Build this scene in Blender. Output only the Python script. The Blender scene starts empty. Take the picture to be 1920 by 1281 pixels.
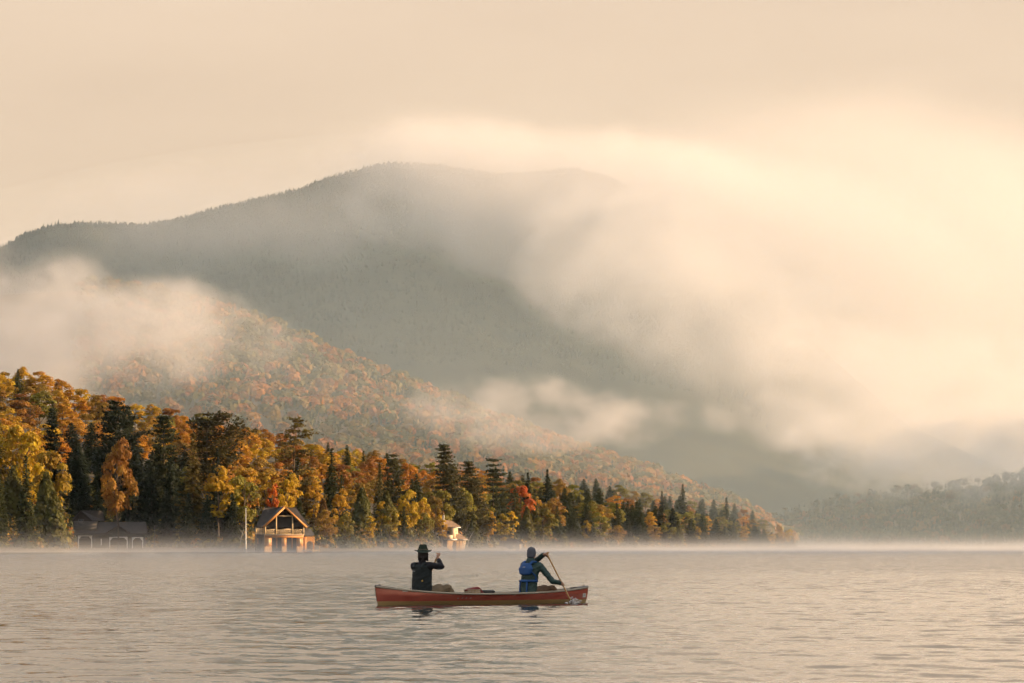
import bpy, bmesh, math, random
import numpy as np
from mathutils import Vector, Matrix

# ------------------------------------------------------------------ camera, sky, sun, exposure
SC = bpy.context.scene
COL = SC.collection
F, HOR, CAMZ = 5333.33, 1026.0, 1.14          # focal length in photo pixels, horizon row, eye height (m)
R = math.radians

cam_data = bpy.data.cameras.new("camera")
cam = bpy.data.objects.new("camera", cam_data)
COL.objects.link(cam)
cam.location = (0, 0, CAMZ)
cam.rotation_euler = (R(90), 0, 0)
cam_data.lens = 100.0
cam_data.sensor_width = 36.0
cam_data.shift_y = (HOR - 640.5) / 1920.0
cam_data.clip_start = 0.5
cam_data.clip_end = 40000
SC.camera = cam

SUN_AZ, SUN_EL = R(93), R(11)                   # azimuth from the view direction towards the right
world = bpy.data.worlds.new("World")
SC.world = world
world.use_nodes = True
nt = world.node_tree
bg = nt.nodes["Background"]
sky = nt.nodes.new("ShaderNodeTexSky")
sky.sky_type = 'NISHITA'
sky.sun_disc = False
sky.sun_elevation = SUN_EL
sky.sun_rotation = SUN_AZ
sky.dust_density = 4.0
sky.ozone_density = 1.0
# thin luminous stratus veil over the clear sky, thickest near the horizon
tc = nt.nodes.new("ShaderNodeTexCoord")
sep = nt.nodes.new("ShaderNodeSeparateXYZ")
nt.links.new(tc.outputs["Generated"], sep.inputs[0])
mr = nt.nodes.new("ShaderNodeMapRange")
mr.interpolation_type = 'SMOOTHSTEP'
mr.inputs[1].default_value = 0.15
mr.inputs[2].default_value = 0.80
mr.inputs[3].default_value = 0.90
mr.inputs[4].default_value = 0.72
nt.links.new(sep.outputs[2], mr.inputs[0])
mp = nt.nodes.new("ShaderNodeMapping")
mp.inputs["Scale"].default_value = (1.0, 1.0, 3.5)
nt.links.new(tc.outputs["Generated"], mp.inputs[0])
nz = nt.nodes.new("ShaderNodeTexNoise")
nz.inputs["Scale"].default_value = 4.2
nz.inputs["Detail"].default_value = 4.0
nz.inputs["Roughness"].default_value = 0.5
nt.links.new(mp.outputs[0], nz.inputs["Vector"])
cr = nt.nodes.new("ShaderNodeMix")
cr.data_type = 'RGBA'
cr.inputs[6].default_value = (3.80, 2.80, 1.96, 1)
cr.inputs[7].default_value = (4.30, 3.22, 2.28, 1)
nmr = nt.nodes.new("ShaderNodeMapRange")
nmr.inputs[1].default_value = 0.3
nmr.inputs[2].default_value = 0.7
nt.links.new(nz.outputs["Fac"], nmr.inputs[0])
nt.links.new(nmr.outputs[0], cr.inputs[0])
mx = nt.nodes.new("ShaderNodeMix")
mx.data_type = 'RGBA'
nt.links.new(mr.outputs[0], mx.inputs[0])
nt.links.new(sky.outputs[0], mx.inputs[6])
# the veil is peach where low sun reaches it and cooler overhead
hi_ = nt.nodes.new("ShaderNodeMapRange")
hi_.interpolation_type = 'SMOOTHSTEP'
hi_.inputs[1].default_value = 0.16
hi_.inputs[2].default_value = 0.55
nt.links.new(sep.outputs[2], hi_.inputs[0])
cool = nt.nodes.new("ShaderNodeMix")
cool.data_type = 'RGBA'
cool.inputs[7].default_value = (3.7, 3.75, 3.9, 1)
nt.links.new(hi_.outputs[0], cool.inputs[0])
nt.links.new(cr.outputs[2], cool.inputs[6])
nt.links.new(cool.outputs[2], mx.inputs[7])
nt.links.new(mx.outputs[2], bg.inputs[0])
bg.inputs[1].default_value = 0.083

SDIR = Vector((math.sin(SUN_AZ) * math.cos(SUN_EL), math.cos(SUN_AZ) * math.cos(SUN_EL), math.sin(SUN_EL)))
sun_data = bpy.data.lights.new("sun", 'SUN')
sun_data.energy = 4.4
sun_data.angle = R(0.5)
sun_data.color = (1.0, 0.66, 0.37)
sun = bpy.data.objects.new("sun", sun_data)
COL.objects.link(sun)
sun.rotation_euler = SDIR.to_track_quat('Z', 'Y').to_euler()
sun.location = (300, 0, 300)

vs = SC.view_settings
vs.view_transform = 'Standard'
vs.look = 'None'
vs.exposure = 1.40
vs.gamma = 1.0
vs.use_curve_mapping = False

cy = SC.cycles
cy.max_bounces = 6
cy.diffuse_bounces = 2
cy.glossy_bounces = 2
cy.transmission_bounces = 3
cy.volume_bounces = 1
cy.transparent_max_bounces = 48
cy.use_adaptive_sampling = True
cy.adaptive_threshold = 0.05
cy.adaptive_min_samples = 16
cy.use_denoising = True
cy.caustics_reflective = False
cy.caustics_refractive = False
cy.sample_clamp_indirect = 4.0
cy.volume_max_steps = 256
cy.volume_step_rate = 1.0


# ------------------------------------------------------------------ helpers
def at(px, py, Y):
    return Vector(((px - 960.0) / F * Y, Y, CAMZ + (HOR - py) / F * Y))


def X_of(px, Y):
    return (px - 960.0) / F * Y


def Z_of(py, Y):
    return CAMZ + (HOR - py) / F * Y


class Geo:
    """collects vertices and faces (3 or 4 corners) plus per-vertex attributes"""
    def __init__(self):
        self.V, self.Fs, self.n, self.A = [], [], 0, {}

    def add(self, V, Fc, **attrs):
        V = np.asarray(V, dtype=np.float64).reshape(-1, 3)
        Fc = np.asarray(Fc, dtype=np.int64)
        self.V.append(V)
        self.Fs.append(Fc + self.n)
        for k, v in attrs.items():
            self.A.setdefault(k, []).append(np.asarray(v, dtype=np.float32))
        self.n += len(V)
        return self

    def mesh(self, name, smooth=False):
        me = bpy.data.meshes.new(name)
        V = np.concatenate(self.V)
        loops = np.concatenate([f.ravel() for f in self.Fs]).astype(np.int32)
        tot = np.concatenate([np.full(len(f), f.shape[1]) for f in self.Fs]).astype(np.int32)
        start = np.concatenate([[0], np.cumsum(tot)[:-1]]).astype(np.int32)
        me.vertices.add(len(V))
        me.vertices.foreach_set("co", V.astype(np.float32).ravel())
        me.loops.add(len(loops))
        me.loops.foreach_set("vertex_index", loops)
        me.polygons.add(len(tot))
        me.polygons.foreach_set("loop_start", start)
        me.polygons.foreach_set("loop_total", tot)
        if smooth:
            me.polygons.foreach_set("use_smooth", np.ones(len(tot), dtype=bool))
        for k, lst in self.A.items():
            a = np.concatenate(lst)
            if a.ndim == 1:
                at_ = me.attributes.new(k, 'FLOAT', 'POINT')
                at_.data.foreach_set("value", a)
            else:
                at_ = me.attributes.new(k, 'FLOAT_COLOR', 'POINT')
                at_.data.foreach_set("color", a.ravel())
        me.update(calc_edges=True)
        me.validate()
        return me

    # ---- shapes
    def box(self, c, s, rz=0.0, M=None):
        c = np.array(c); s = np.array(s) / 2.0
        V = np.array([[x, y, z] for x in (-1, 1) for y in (-1, 1) for z in (-1, 1)], dtype=float) * s
        if rz:
            ca, sa = math.cos(rz), math.sin(rz)
            V = V @ np.array([[ca, sa, 0], [-sa, ca, 0], [0, 0, 1]])
        V = V + c
        return self.add(V, [[0, 1, 3, 2], [4, 6, 7, 5], [0, 4, 5, 1], [2, 3, 7, 6], [0, 2, 6, 4], [1, 5, 7, 3]])

    def bar(self, a, b, w, h):
        """a square bar from a to b"""
        a = Vector(a); b = Vector(b)
        d = (b - a)
        L = d.length
        q = d.to_track_quat('X', 'Z').to_matrix()
        V = []
        for x in (0, L):
            for y in (-w / 2, w / 2):
                for z in (-h / 2, h / 2):
                    V.append(tuple(a + q @ Vector((x, y, z))))
        return self.add(V, [[0, 1, 3, 2], [4, 6, 7, 5], [0, 4, 5, 1], [2, 3, 7, 6], [0, 2, 6, 4], [1, 5, 7, 3]])

    def tube(self, P, rad, n=8, cap=True, squash=None):
        P = np.asarray(P, dtype=float)
        rad = np.broadcast_to(np.asarray(rad, dtype=float), (len(P),))
        T = np.gradient(P, axis=0)
        T /= np.linalg.norm(T, axis=1)[:, None] + 1e-9
        ref = np.array([0.0, 0.0, 1.0]) if abs(T[:, 2]).mean() < 0.8 else np.array([1.0, 0.0, 0.0])
        U = np.cross(T, ref); U /= np.linalg.norm(U, axis=1)[:, None] + 1e-9
        W = np.cross(U, T)
        ang = np.arange(n) / n * 2 * math.pi
        ca, sa = np.cos(ang), np.sin(ang)
        if squash:
            ca = ca * squash
        V = P[:, None, :] + rad[:, None, None] * (ca[None, :, None] * U[:, None, :] + sa[None, :, None] * W[:, None, :])
        V = V.reshape(-1, 3)
        k = len(P)
        i = np.arange(k - 1)[:, None] * n
        j = np.arange(n)[None, :]
        j2 = (j + 1) % n
        Fq = np.stack([i + j, i + j2, i + n + j2, i + n + j], axis=-1).reshape(-1, 4)
        self.add(V, Fq)
        if cap:
            for e, row in ((0, 0), (1, k - 1)):
                c = P[row]
                Vc = np.vstack([V[row * n:(row + 1) * n], c[None]])
                tri = [[(q + 1) % n, q, n] if e == 0 else [q, (q + 1) % n, n] for q in range(n)]
                self.add(Vc, tri)
        return self

    def lathe(self, prof, n=16, c=(0, 0, 0)):
        """prof: (radius, z) pairs"""
        c = np.array(c)
        ang = np.arange(n) / n * 2 * math.pi
        V = np.array([[r * math.cos(a), r * math.sin(a), z] for r, z in prof for a in ang]) + c
        k = len(prof)
        Fq = [[i * n + j, i * n + (j + 1) % n, (i + 1) * n + (j + 1) % n, (i + 1) * n + j] for i in range(k - 1) for j in range(n)]
        return self.add(V, Fq)

    def poly(self, P, th):
        """a flat convex polygon P (list of 3D points) extruded by vector th"""
        P = np.asarray(P, dtype=float); th = np.asarray(th, dtype=float)
        n = len(P)
        V = np.vstack([P, P + th])
        for k in range(1, n - 1):
            self.add(V[[0, k, k + 1]], [[0, 1, 2]])
            self.add(V[[n, n + k + 1, n + k]], [[0, 1, 2]])
        for k in range(n):
            q = (k + 1) % n
            self.add(V[[k, n + k, n + q, q]], [[0, 1, 2, 3]])
        return self

    def grid(self, P, flip=False):
        """P: (a,b,3) array of points"""
        a, b = P.shape[:2]
        i = np.arange(a - 1)[:, None] * b
        j = np.arange(b - 1)[None, :]
        Fq = np.stack([i + j, i + j + 1, i + b + j + 1, i + b + j], axis=-1).reshape(-1, 4)
        if flip:
            Fq = Fq[:, ::-1]
        return self.add(P.reshape(-1, 3), Fq)


def link(name, data, mat=None, parent=None):
    o = bpy.data.objects.new(name, data)
    COL.objects.link(o)
    if mat is not None and data is not None and not data.materials:
        data.materials.append(mat)
    if parent is not None:
        o.parent = parent
    return o


def obj(name, g, mat, parent=None, smooth=False):
    return link(name, g.mesh(name, smooth), mat, parent)


def empty(name, loc=(0, 0, 0), rz=0.0):
    o = bpy.data.objects.new(name, None)
    o.empty_display_size = 0.2
    COL.objects.link(o)
    o.location = loc
    o.rotation_euler = (0, 0, rz)
    return o


def tag(o, label=None, cat=None, group=None, kind=None):
    if label: o["label"] = label
    if cat: o["category"] = cat
    if group: o["group"] = group
    if kind: o["kind"] = kind
    return o


def vnoise(x, y, seed=0, octaves=4, lac=2.0, gain=0.5):
    """value noise on numpy arrays, roughly -1..1"""
    rng = np.random.RandomState(seed)
    tab = rng.rand(256, 256) * 2 - 1
    out = np.zeros(np.broadcast(x, y).shape); amp = 1.0; tot = 0
    for o in range(octaves):
        xi = np.floor(x).astype(int); yi = np.floor(y).astype(int)
        fx = x - xi; fy = y - yi
        fx = fx * fx * (3 - 2 * fx); fy = fy * fy * (3 - 2 * fy)
        a = tab[xi % 256, yi % 256]; b = tab[(xi + 1) % 256, yi % 256]
        c = tab[xi % 256, (yi + 1) % 256]; d = tab[(xi + 1) % 256, (yi + 1) % 256]
        out += amp * ((a * (1 - fx) + b * fx) * (1 - fy) + (c * (1 - fx) + d * fx) * fy)
        tot += amp; amp *= gain; x = x * lac + 17.3; y = y * lac + 5.1
    return out / tot


# ------------------------------------------------------------------ materials
def new_mat(name):
    m = bpy.data.materials.new(name)
    m.use_nodes = True
    return m, m.node_tree, m.node_tree.nodes["Principled BSDF"]


def mat_noise(name, c1, c2, scale=4.0, rough=0.6, metallic=0.0, bump=0.0, coat=0.0, stretch=(1, 1, 1), spec=0.5, coords="Object"):
    m, t, b = new_mat(name)
    tcn = t.nodes.new("ShaderNodeTexCoord")
    mpn = t.nodes.new("ShaderNodeMapping")
    mpn.inputs["Scale"].default_value = stretch
    n = t.nodes.new("ShaderNodeTexNoise")
    n.inputs["Scale"].default_value = scale
    n.inputs["Detail"].default_value = 5
    r = t.nodes.new("ShaderNodeMapRange")
    r.inputs[1].default_value = 0.3; r.inputs[2].default_value = 0.7
    mixn = t.nodes.new("ShaderNodeMix"); mixn.data_type = 'RGBA'
    mixn.inputs[6].default_value = (*c1, 1); mixn.inputs[7].default_value = (*c2, 1)
    t.links.new(tcn.outputs[coords], mpn.inputs[0]); t.links.new(mpn.outputs[0], n.inputs["Vector"])
    t.links.new(n.outputs["Fac"], r.inputs[0]); t.links.new(r.outputs[0], mixn.inputs[0])
    t.links.new(mixn.outputs[2], b.inputs["Base Color"])
    b.inputs["Roughness"].default_value = rough
    b.inputs["Metallic"].default_value = metallic
    b.inputs["Specular IOR Level"].default_value = spec
    b.inputs["Coat Weight"].default_value = coat
    if bump:
        bn = t.nodes.new("ShaderNodeBump")
        bn.inputs["Strength"].default_value = bump
        bn.inputs["Distance"].default_value = 0.02
        t.links.new(n.outputs["Fac"], bn.inputs["Height"]); t.links.new(bn.outputs[0], b.inputs["Normal"])
    return m


def mat_leaf(name, use_attr_colour):
    """thin leaves: colour of the tree (object colour or stored colour) varied leaf by leaf, partly translucent"""
    m, t, b = new_mat(name)
    out = t.nodes["Material Output"]
    if use_attr_colour:
        src = t.nodes.new("ShaderNodeAttribute"); src.attribute_name = "col"
        colour = src.outputs["Color"]
    else:
        src = t.nodes.new("ShaderNodeObjectInfo")
        colour = src.outputs["Color"]
        va = t.nodes.new("ShaderNodeAttribute"); va.attribute_name = "var"
        hs = t.nodes.new("ShaderNodeHueSaturation")
        m1 = t.nodes.new("ShaderNodeMapRange"); m1.inputs[3].default_value = 0.482; m1.inputs[4].default_value = 0.520
        m2 = t.nodes.new("ShaderNodeMapRange"); m2.inputs[3].default_value = 0.72; m2.inputs[4].default_value = 1.22
        t.links.new(va.outputs["Fac"], m1.inputs[0]); t.links.new(va.outputs["Fac"], m2.inputs[0])
        t.links.new(m1.outputs[0], hs.inputs["Hue"]); t.links.new(m2.outputs[0], hs.inputs["Value"])
        t.links.new(colour, hs.inputs["Color"])
        colour = hs.outputs["Color"]
    t.links.new(colour, b.inputs["Base Color"])
    b.inputs["Roughness"].default_value = 0.65
    b.inputs["Specular IOR Level"].default_value = 0.25
    tr = t.nodes.new("ShaderNodeBsdfTranslucent")
    t.links.new(colour, tr.inputs["Color"])
    ms = t.nodes.new("ShaderNodeMixShader"); ms.inputs[0].default_value = 0.42
    t.links.new(b.outputs[0], ms.inputs[1]); t.links.new(tr.outputs[0], ms.inputs[2])
    t.links.new(ms.outputs[0], out.inputs["Surface"])
    return m


M_LEAF = mat_leaf("leaf", False)
M_LEAF_FAR = mat_leaf("hill_leaf", True)
M_BARK = mat_noise("bark", (0.045, 0.035, 0.028), (0.13, 0.10, 0.075), 3.0, 0.9, bump=0.3, stretch=(4, 4, 0.6))
M_BIRCH = mat_noise("birch_bark", (0.26, 0.24, 0.20), (0.42, 0.39, 0.33), 2.5, 0.8, stretch=(1, 1, 4))
M_SOIL = mat_noise("forest_soil", (0.028, 0.030, 0.018), (0.075, 0.055, 0.028), 0.08, 0.95)
M_FOREST = mat_noise("mountain_forest", (0.020, 0.030, 0.022), (0.048, 0.050, 0.030), 0.012, 0.95)
M_HILL = mat_noise("hill_forest_floor", (0.04, 0.04, 0.02), (0.12, 0.07, 0.03), 0.02, 0.95)

# ------------------------------------------------------------------ the lake
def make_lake():
    def axis(lo, hi, dense_lo, dense_hi, step, grow=1.16):
        mid = np.arange(dense_lo, dense_hi + 1e-6, step)
        up = [dense_hi]; s = step
        while up[-1] < hi:
            s = min(s * grow, 400); up.append(up[-1] + s)
        dn = [dense_lo]; s = step
        while dn[-1] > lo:
            s = min(s * grow, 400); dn.append(dn[-1] - s)
        return np.concatenate([np.array(dn[1:])[::-1], mid, np.array(up[1:])])
    xs = axis(-5200, 5200, -22, 22, 0.095)
    ys = axis(-400, 8200, 20, 100, 0.145)
    Xg, Yg = np.meshgrid(xs, ys, indexing='ij')
    rng = np.random.RandomState(5)
    Z = np.zeros_like(Xg)
    for i in range(46):
        lam = 0.36 * (1.09 ** i) * rng.uniform(0.9, 1.1)
        if lam > 5: lam = rng.uniform(0.4, 1.4)
        th = R(-80) + rng.normal(0, 1.0)
        k = 2 * math.pi / lam
        amp = 0.00145 * lam ** 0.8 / (1 + 0.5 * lam)
        ph = k * (math.cos(th) * Xg + math.sin(th) * Yg) + rng.uniform(0, 6.28)
        s = np.sin(ph)
        Z += amp * (s + 0.25 * np.cos(2 * ph))
    gust = 0.55 + 0.65 * np.clip(0.5 + 0.9 * vnoise(Xg * 0.09 + 40, Yg * 0.045 + 9, 3, 3), 0, 1.2)
    fade = np.clip((30 - np.abs(Xg)) / 8, 0, 1) * np.clip((Yg - 15) / 5, 0, 1) * np.clip((135 - Yg) / 45, 0, 1)
    Z *= gust * fade
    g = Geo().grid(np.stack([Xg, Yg, Z], -1), flip=True)
    m, t, b = new_mat("lake_water")
    b.inputs["Base Color"].default_value = (0.045, 0.052, 0.052, 1)
    b.inputs["Roughness"].default_value = 0.07
    b.inputs["IOR"].default_value = 1.333
    b.inputs["Specular IOR Level"].default_value = 0.5
    geo = t.nodes.new("ShaderNodeNewGeometry")
    # small ripples tilt the surface facet by facet, leaning a little down-wind
    tot = None
    for sc, st, amp_ in ((4.5, (1.0, 0.7, 1), 0.055), (1.3, (1.0, 0.6, 1), 0.030), (11.0, (1, 0.8, 1), 0.03)):
        mpn = t.nodes.new("ShaderNodeMapping"); mpn.inputs["Scale"].default_value = st
        n = t.nodes.new("ShaderNodeTexNoise"); n.inputs["Scale"].default_value = sc; n.inputs["Detail"].default_value = 2
        t.links.new(geo.outputs["Position"], mpn.inputs[0]); t.links.new(mpn.outputs[0], n.inputs["Vector"])
        v = t.nodes.new("ShaderNodeVectorMath"); v.operation = 'MULTIPLY_ADD'
        v.inputs[1].default_value = (2 * amp_, 2 * amp_, 0); v.inputs[2].default_value = (-amp_, -amp_, 0)
        t.links.new(n.outputs["Color"], v.inputs[0])
        if tot is None:
            tot = v.outputs[0]
        else:
            ad = t.nodes.new("ShaderNodeVectorMath"); ad.operation = 'ADD'
            t.links.new(tot, ad.inputs[0]); t.links.new(v.outputs[0], ad.inputs[1]); tot = ad.outputs[0]
    lean = t.nodes.new("ShaderNodeVectorMath"); lean.operation = 'ADD'; lean.inputs[1].default_value = (0.0, -0.034, 0.0)
    t.links.new(tot, lean.inputs[0])
    # beyond the modelled waves the whole chop is carried by these facets
    spw = t.nodes.new("ShaderNodeSeparateXYZ"); t.links.new(geo.outputs["Position"], spw.inputs[0])
    fw = t.nodes.new("ShaderNodeMapRange"); fw.inputs[1].default_value = 70; fw.inputs[2].default_value = 150; fw.inputs[3].default_value = 1.0; fw.inputs[4].default_value = 2.3
    t.links.new(spw.outputs[1], fw.inputs[0])
    scl = t.nodes.new("ShaderNodeVectorMath"); scl.operation = 'SCALE'
    t.links.new(lean.outputs[0], scl.inputs[0]); t.links.new(fw.outputs[0], scl.inputs["Scale"])
    ad2 = t.nodes.new("ShaderNodeVectorMath"); ad2.operation = 'ADD'
    t.links.new(scl.outputs[0], ad2.inputs[0]); t.links.new(geo.outputs["Normal"], ad2.inputs[1])
    nn_ = t.nodes.new("ShaderNodeVectorMath"); nn_.operation = 'NORMALIZE'
    t.links.new(ad2.outputs[0], nn_.inputs[0]); t.links.new(nn_.outputs[0], b.inputs["Normal"])
    # unresolved ripples act as roughness farther out
    spn = t.nodes.new("ShaderNodeSeparateXYZ"); t.links.new(geo.outputs["Position"], spn.inputs[0])
    rr = t.nodes.new("ShaderNodeMapRange"); rr.inputs[1].default_value = 50; rr.inputs[2].default_value = 350; rr.inputs[3].default_value = 0.06; rr.inputs[4].default_value = 0.12
    t.links.new(spn.outputs[1], rr.inputs[0]); t.links.new(rr.outputs[0], b.inputs["Roughness"])
    o = obj("lake", g, m, smooth=True)
    tag(o, "rippled pale grey lake with mist along its far edge", "lake", kind="structure")


make_lake()

# ------------------------------------------------------------------ terrain, laid out by bearing (photo column) and distance
def interp(tab):
    a = np.array(tab, dtype=float)
    return lambda p: np.interp(p, a[:, 0], a[:, 1])


SHORE = interp([(-600, 540), (0, 590), (112, 602), (138, 662), (290, 664), (330, 656), (440, 650), (470, 640), (482, 655), (590, 655), (640, 690), (720, 760), (820, 850), (880, 885),
                (920, 930), (990, 985), (1100, 1160), (1200, 1330), (1300, 1500), (1400, 1660), (1490, 1800), (1510, 1850)])
RIDGE = interp([(-600, 1000), (0, 1000), (300, 1060), (500, 1130), (700, 1230), (900, 1370), (1000, 1430), (1200, 1600), (1300, 1720), (1400, 1820), (1490, 1895), (1510, 1920)])
TOPS = interp([(-600, 640), (-100, 672), (0, 688), (60, 696), (110, 712), (180, 738), (250, 752), (300, 762), (380, 778), (450, 797), (520, 804), (620, 832), (700, 845), (780, 862),
               (880, 878), (960, 890), (1000, 893), (1100, 903), (1200, 922), (1300, 937), (1400, 957), (1450, 978), (1490, 992), (1510, 1020)])


def ridge_h(p):
    return np.maximum(Z_of(TOPS(p), RIDGE(p)) - 11.5, 1.2)


def ground_near(p, Y):
    s, r = SHORE(p), RIDGE(p)
    t = (Y - s) / (r - s)
    h = ridge_h(p)
    up = 0.9 + (h - 0.9) * np.clip(t, 0, 1) ** 1.05
    z = np.where(t < 0, 0.9 + np.clip((Y - s) / 6.0, -1, 0) * 2.6, up)
    z = np.where(t > 1, h - np.clip(t - 1, 0, 2) * (h + 3) * 0.9, z)
    return z


def hill_mesh(name, ps, ts, fn_Y, fn_Z, mat):
    P = np.zeros((len(ps), len(ts), 3))
    for i, p in enumerate(ps):
        Y = fn_Y(p, ts); Z = fn_Z(p, Y)
        P[i, :, 0] = X_of(p, Y); P[i, :, 1] = Y; P[i, :, 2] = Z
    return obj(name, Geo().grid(P, flip=True), mat, smooth=True)


ts = np.concatenate([[-0.05, -0.02, -0.005, 0, 0.01], np.linspace(0.03, 1, 22), np.linspace(1.1, 2.4, 8)])
o = hill_mesh("shore_terrain", np.linspace(-600, 1510, 120), ts,
              lambda p, t: SHORE(p) + np.where(t < 0, t * 200, t * (RIDGE(p) - SHORE(p))), lambda p, Y: ground_near(p, Y), M_SOIL)
tag(o, "dark wooded ground rising from the lake shore", "terrain", kind="structure")

# autumn hill in the middle distance
H2_TOP = interp([(-700, 640), (-300, 560), (0, 530), (200, 520), (330, 545), (420, 568), (480, 590), (550, 615), (620, 648), (700, 682), (760, 706), (860, 742), (960, 786), (1050, 822), (1140, 852),
                 (1230, 880), (1300, 908), (1380, 936), (1430, 965), (1470, 1010), (1500, 1030)])
H2_R = interp([(-700, 2950), (420, 2700), (1000, 2450), (1450, 2250), (1500, 2230)])
H2_D = interp([(-700, 1100), (420, 1050), (1000, 900), (1350, 330), (1450, 150), (1500, 90)])


def h2_ground(p, Y):
    r = H2_R(p); s = r - H2_D(p)
    h = np.maximum(Z_of(H2_TOP(p), r) - 12, 0.8)
    t = (Y - s) / (r - s)
    bump = 1 + 0.10 * vnoise(X_of(p, Y) * 0.006 + 30, Y * 0.004, 11, 3) * np.clip(4 * t * (1 - t), 0, 1)
    z = (-1.0 + (h + 1) * np.clip(t, 0, 1) ** 0.95) * bump
    return np.where(t > 1, h - (t - 1) * (h + 3), z)


ts = np.concatenate([np.linspace(0, 1, 26), np.linspace(1.1, 2.0, 6)])
o = hill_mesh("autumn_hill", np.linspace(-700, 1500, 110), ts, lambda p, t: H2_R(p) - H2_D(p) + t * H2_D(p), h2_ground, M_HILL)
tag(o, "rounded hill under autumn forest in the middle distance", "hill", kind="structure")

# the mountain
M_TOP = interp([(-900, 640), (-400, 560), (-150, 505), (0, 460), (40, 436), (90, 418), (150, 413), (270, 416), (330, 406), (400, 387), (500, 364), (560, 350), (620, 326), (700, 306), (740, 301), (800, 304),
                (860, 311), (930, 323), (1000, 318), (1080, 311), (1150, 330), (1300, 430), (1500, 610), (1700, 790), (1900, 880), (2600, 940)])


def m_ground(p, Y):
    r = 6000.0; s = 3500.0
    h = Z_of(M_TOP(p), r) - 8
    t = np.clip((Y - s) / (r - s), 0, 2)
    rid = 1 + 0.30 * vnoise(X_of(p, Y) * 0.0026 + 8, Y * 0.0010, 21, 4) * np.clip(4 * t * (1 - t), 0, 1)
    z = (-1 + (h + 1) * np.clip(t, 0, 1) ** 1.15) * rid
    return np.where(t > 1, h - (t - 1) * h * 1.4, z)


ts = np.concatenate([np.linspace(0, 1, 50), np.linspace(1.02, 1.7, 8)])
o = hill_mesh("mountain", np.linspace(-900, 2600, 220), ts, lambda p, t: 3500 + t * 2500, m_ground, M_FOREST)
tag(o, "big forested mountain fading into cloud", "mountain", kind="structure")

# hills behind the misty far shore
FR_TOP = interp([(1250, 1012), (1380, 985), (1450, 962), (1560, 930), (1700, 910), (1800, 898), (1880, 888), (1930, 878), (2100, 845), (2500, 790)])


def fr_ground(p, Y):
    r = 3700.0; s = 2950.0
    h = np.maximum(Z_of(FR_TOP(p), r) - 13, 1)
    t = np.clip((Y - s) / (r - s), -1, 2)
    z = np.where(t < 0.02, -1.0 + t * 120, 1.4 + (h - 1.4) * np.clip(t, 0, 1) ** 1.5)
    return np.where(t > 1, h - (t - 1) * h, z)


ts = np.concatenate([[-0.005, 0, 0.01, 0.02], np.linspace(0.04, 1, 20), np.linspace(1.1, 1.8, 5)])
o = hill_mesh("far_shore_hill", np.linspace(1250, 2500, 70), ts, lambda p, t: 2950 + t * 750, fr_ground, M_HILL)
tag(o, "dim wooded hill across the water, half lost in mist", "hill", kind="structure")

# unseen hill added east of the near lake to shade canoe and water
bx = np.linspace(0, 1, 14); by = np.linspace(-350, 622, 60)
BX, BY = np.meshgrid(bx, by, indexing='ij')
crest = (np.interp(BY, [250, 350], [142, 108]) + 9 * vnoise(BY * 0.02, BY * 0.0 + 2, 51, 4)) * np.clip((622 - BY) / 24, 0, 1) ** 0.6 * np.clip((BY + 350) / 150, 0, 1)
P = np.stack([330 + BX * 420, BY, -1.2 + (crest + 1.2) * np.sin(np.clip(BX * 2.2, 0, 1) * math.pi / 2) * np.clip((1 - BX) * 2.4, 0, 1)], -1)
o = obj("shade_bluff", Geo().grid(P, flip=True), M_FOREST, smooth=True)
tag(o, "unseen hill added east of the lake to shade it", "terrain", kind="structure")

# unseen ridge added east of the bay to shade bay and far hill
ex = np.linspace(0, 1, 12); ey = np.linspace(2450, 4400, 70)
EX, EY = np.meshgrid(ex, ey, indexing='ij')
crest = (335 + 40 * vnoise(EY * 0.004, EY * 0.0 + 5, 61, 4)) * np.clip((EY - 2450) / 260, 0, 1) ** 0.7 * np.clip((4400 - EY) / 300, 0, 1) ** 0.7
P = np.stack([1050 + EX * 1300, EY, -1.2 + (crest + 1.2) * np.sin(np.clip(EX * 2.4, 0, 1) * math.pi / 2) * np.clip((1 - EX) * 2.4, 0, 1)], -1)
o = obj("ridge", Geo().grid(P, flip=True), M_FOREST, smooth=True)
tag(o, "unseen ridge added to shade the misty bay", "terrain", kind="structure")

# ------------------------------------------------------------------ foliage shapes
def unit(v):
    return v / (np.linalg.norm(v, axis=-1, keepdims=True) + 1e-9)


def leaf_quads(g, C, N, S, rng, var, asp=1.0, T=None):
    n = len(C)
    N = unit(N)
    if T is None:
        T = rng.normal(size=(n, 3))
    T = unit(T - (T * N).sum(1, keepdims=True) * N)
    B = np.cross(N, T)
    S = np.broadcast_to(np.asarray(S, dtype=float), (n,))[:, None]
    a, b = T * S * asp, B * S
    V = np.stack([C - a * 1.0, C - b * 0.8 + a * 0.15, C + a * 1.0, C + b * 0.8 - a * 0.15], axis=1).reshape(-1, 3)
    Fq = np.arange(4 * n).reshape(n, 4)
    if np.ndim(var) == 2:
        g.add(V, Fq, col=np.repeat(var, 4, axis=0))
    else:
        g.add(V, Fq, var=np.repeat(var, 4))


def sph(n, rng):
    return unit(rng.normal(size=(n, 3)))


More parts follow.
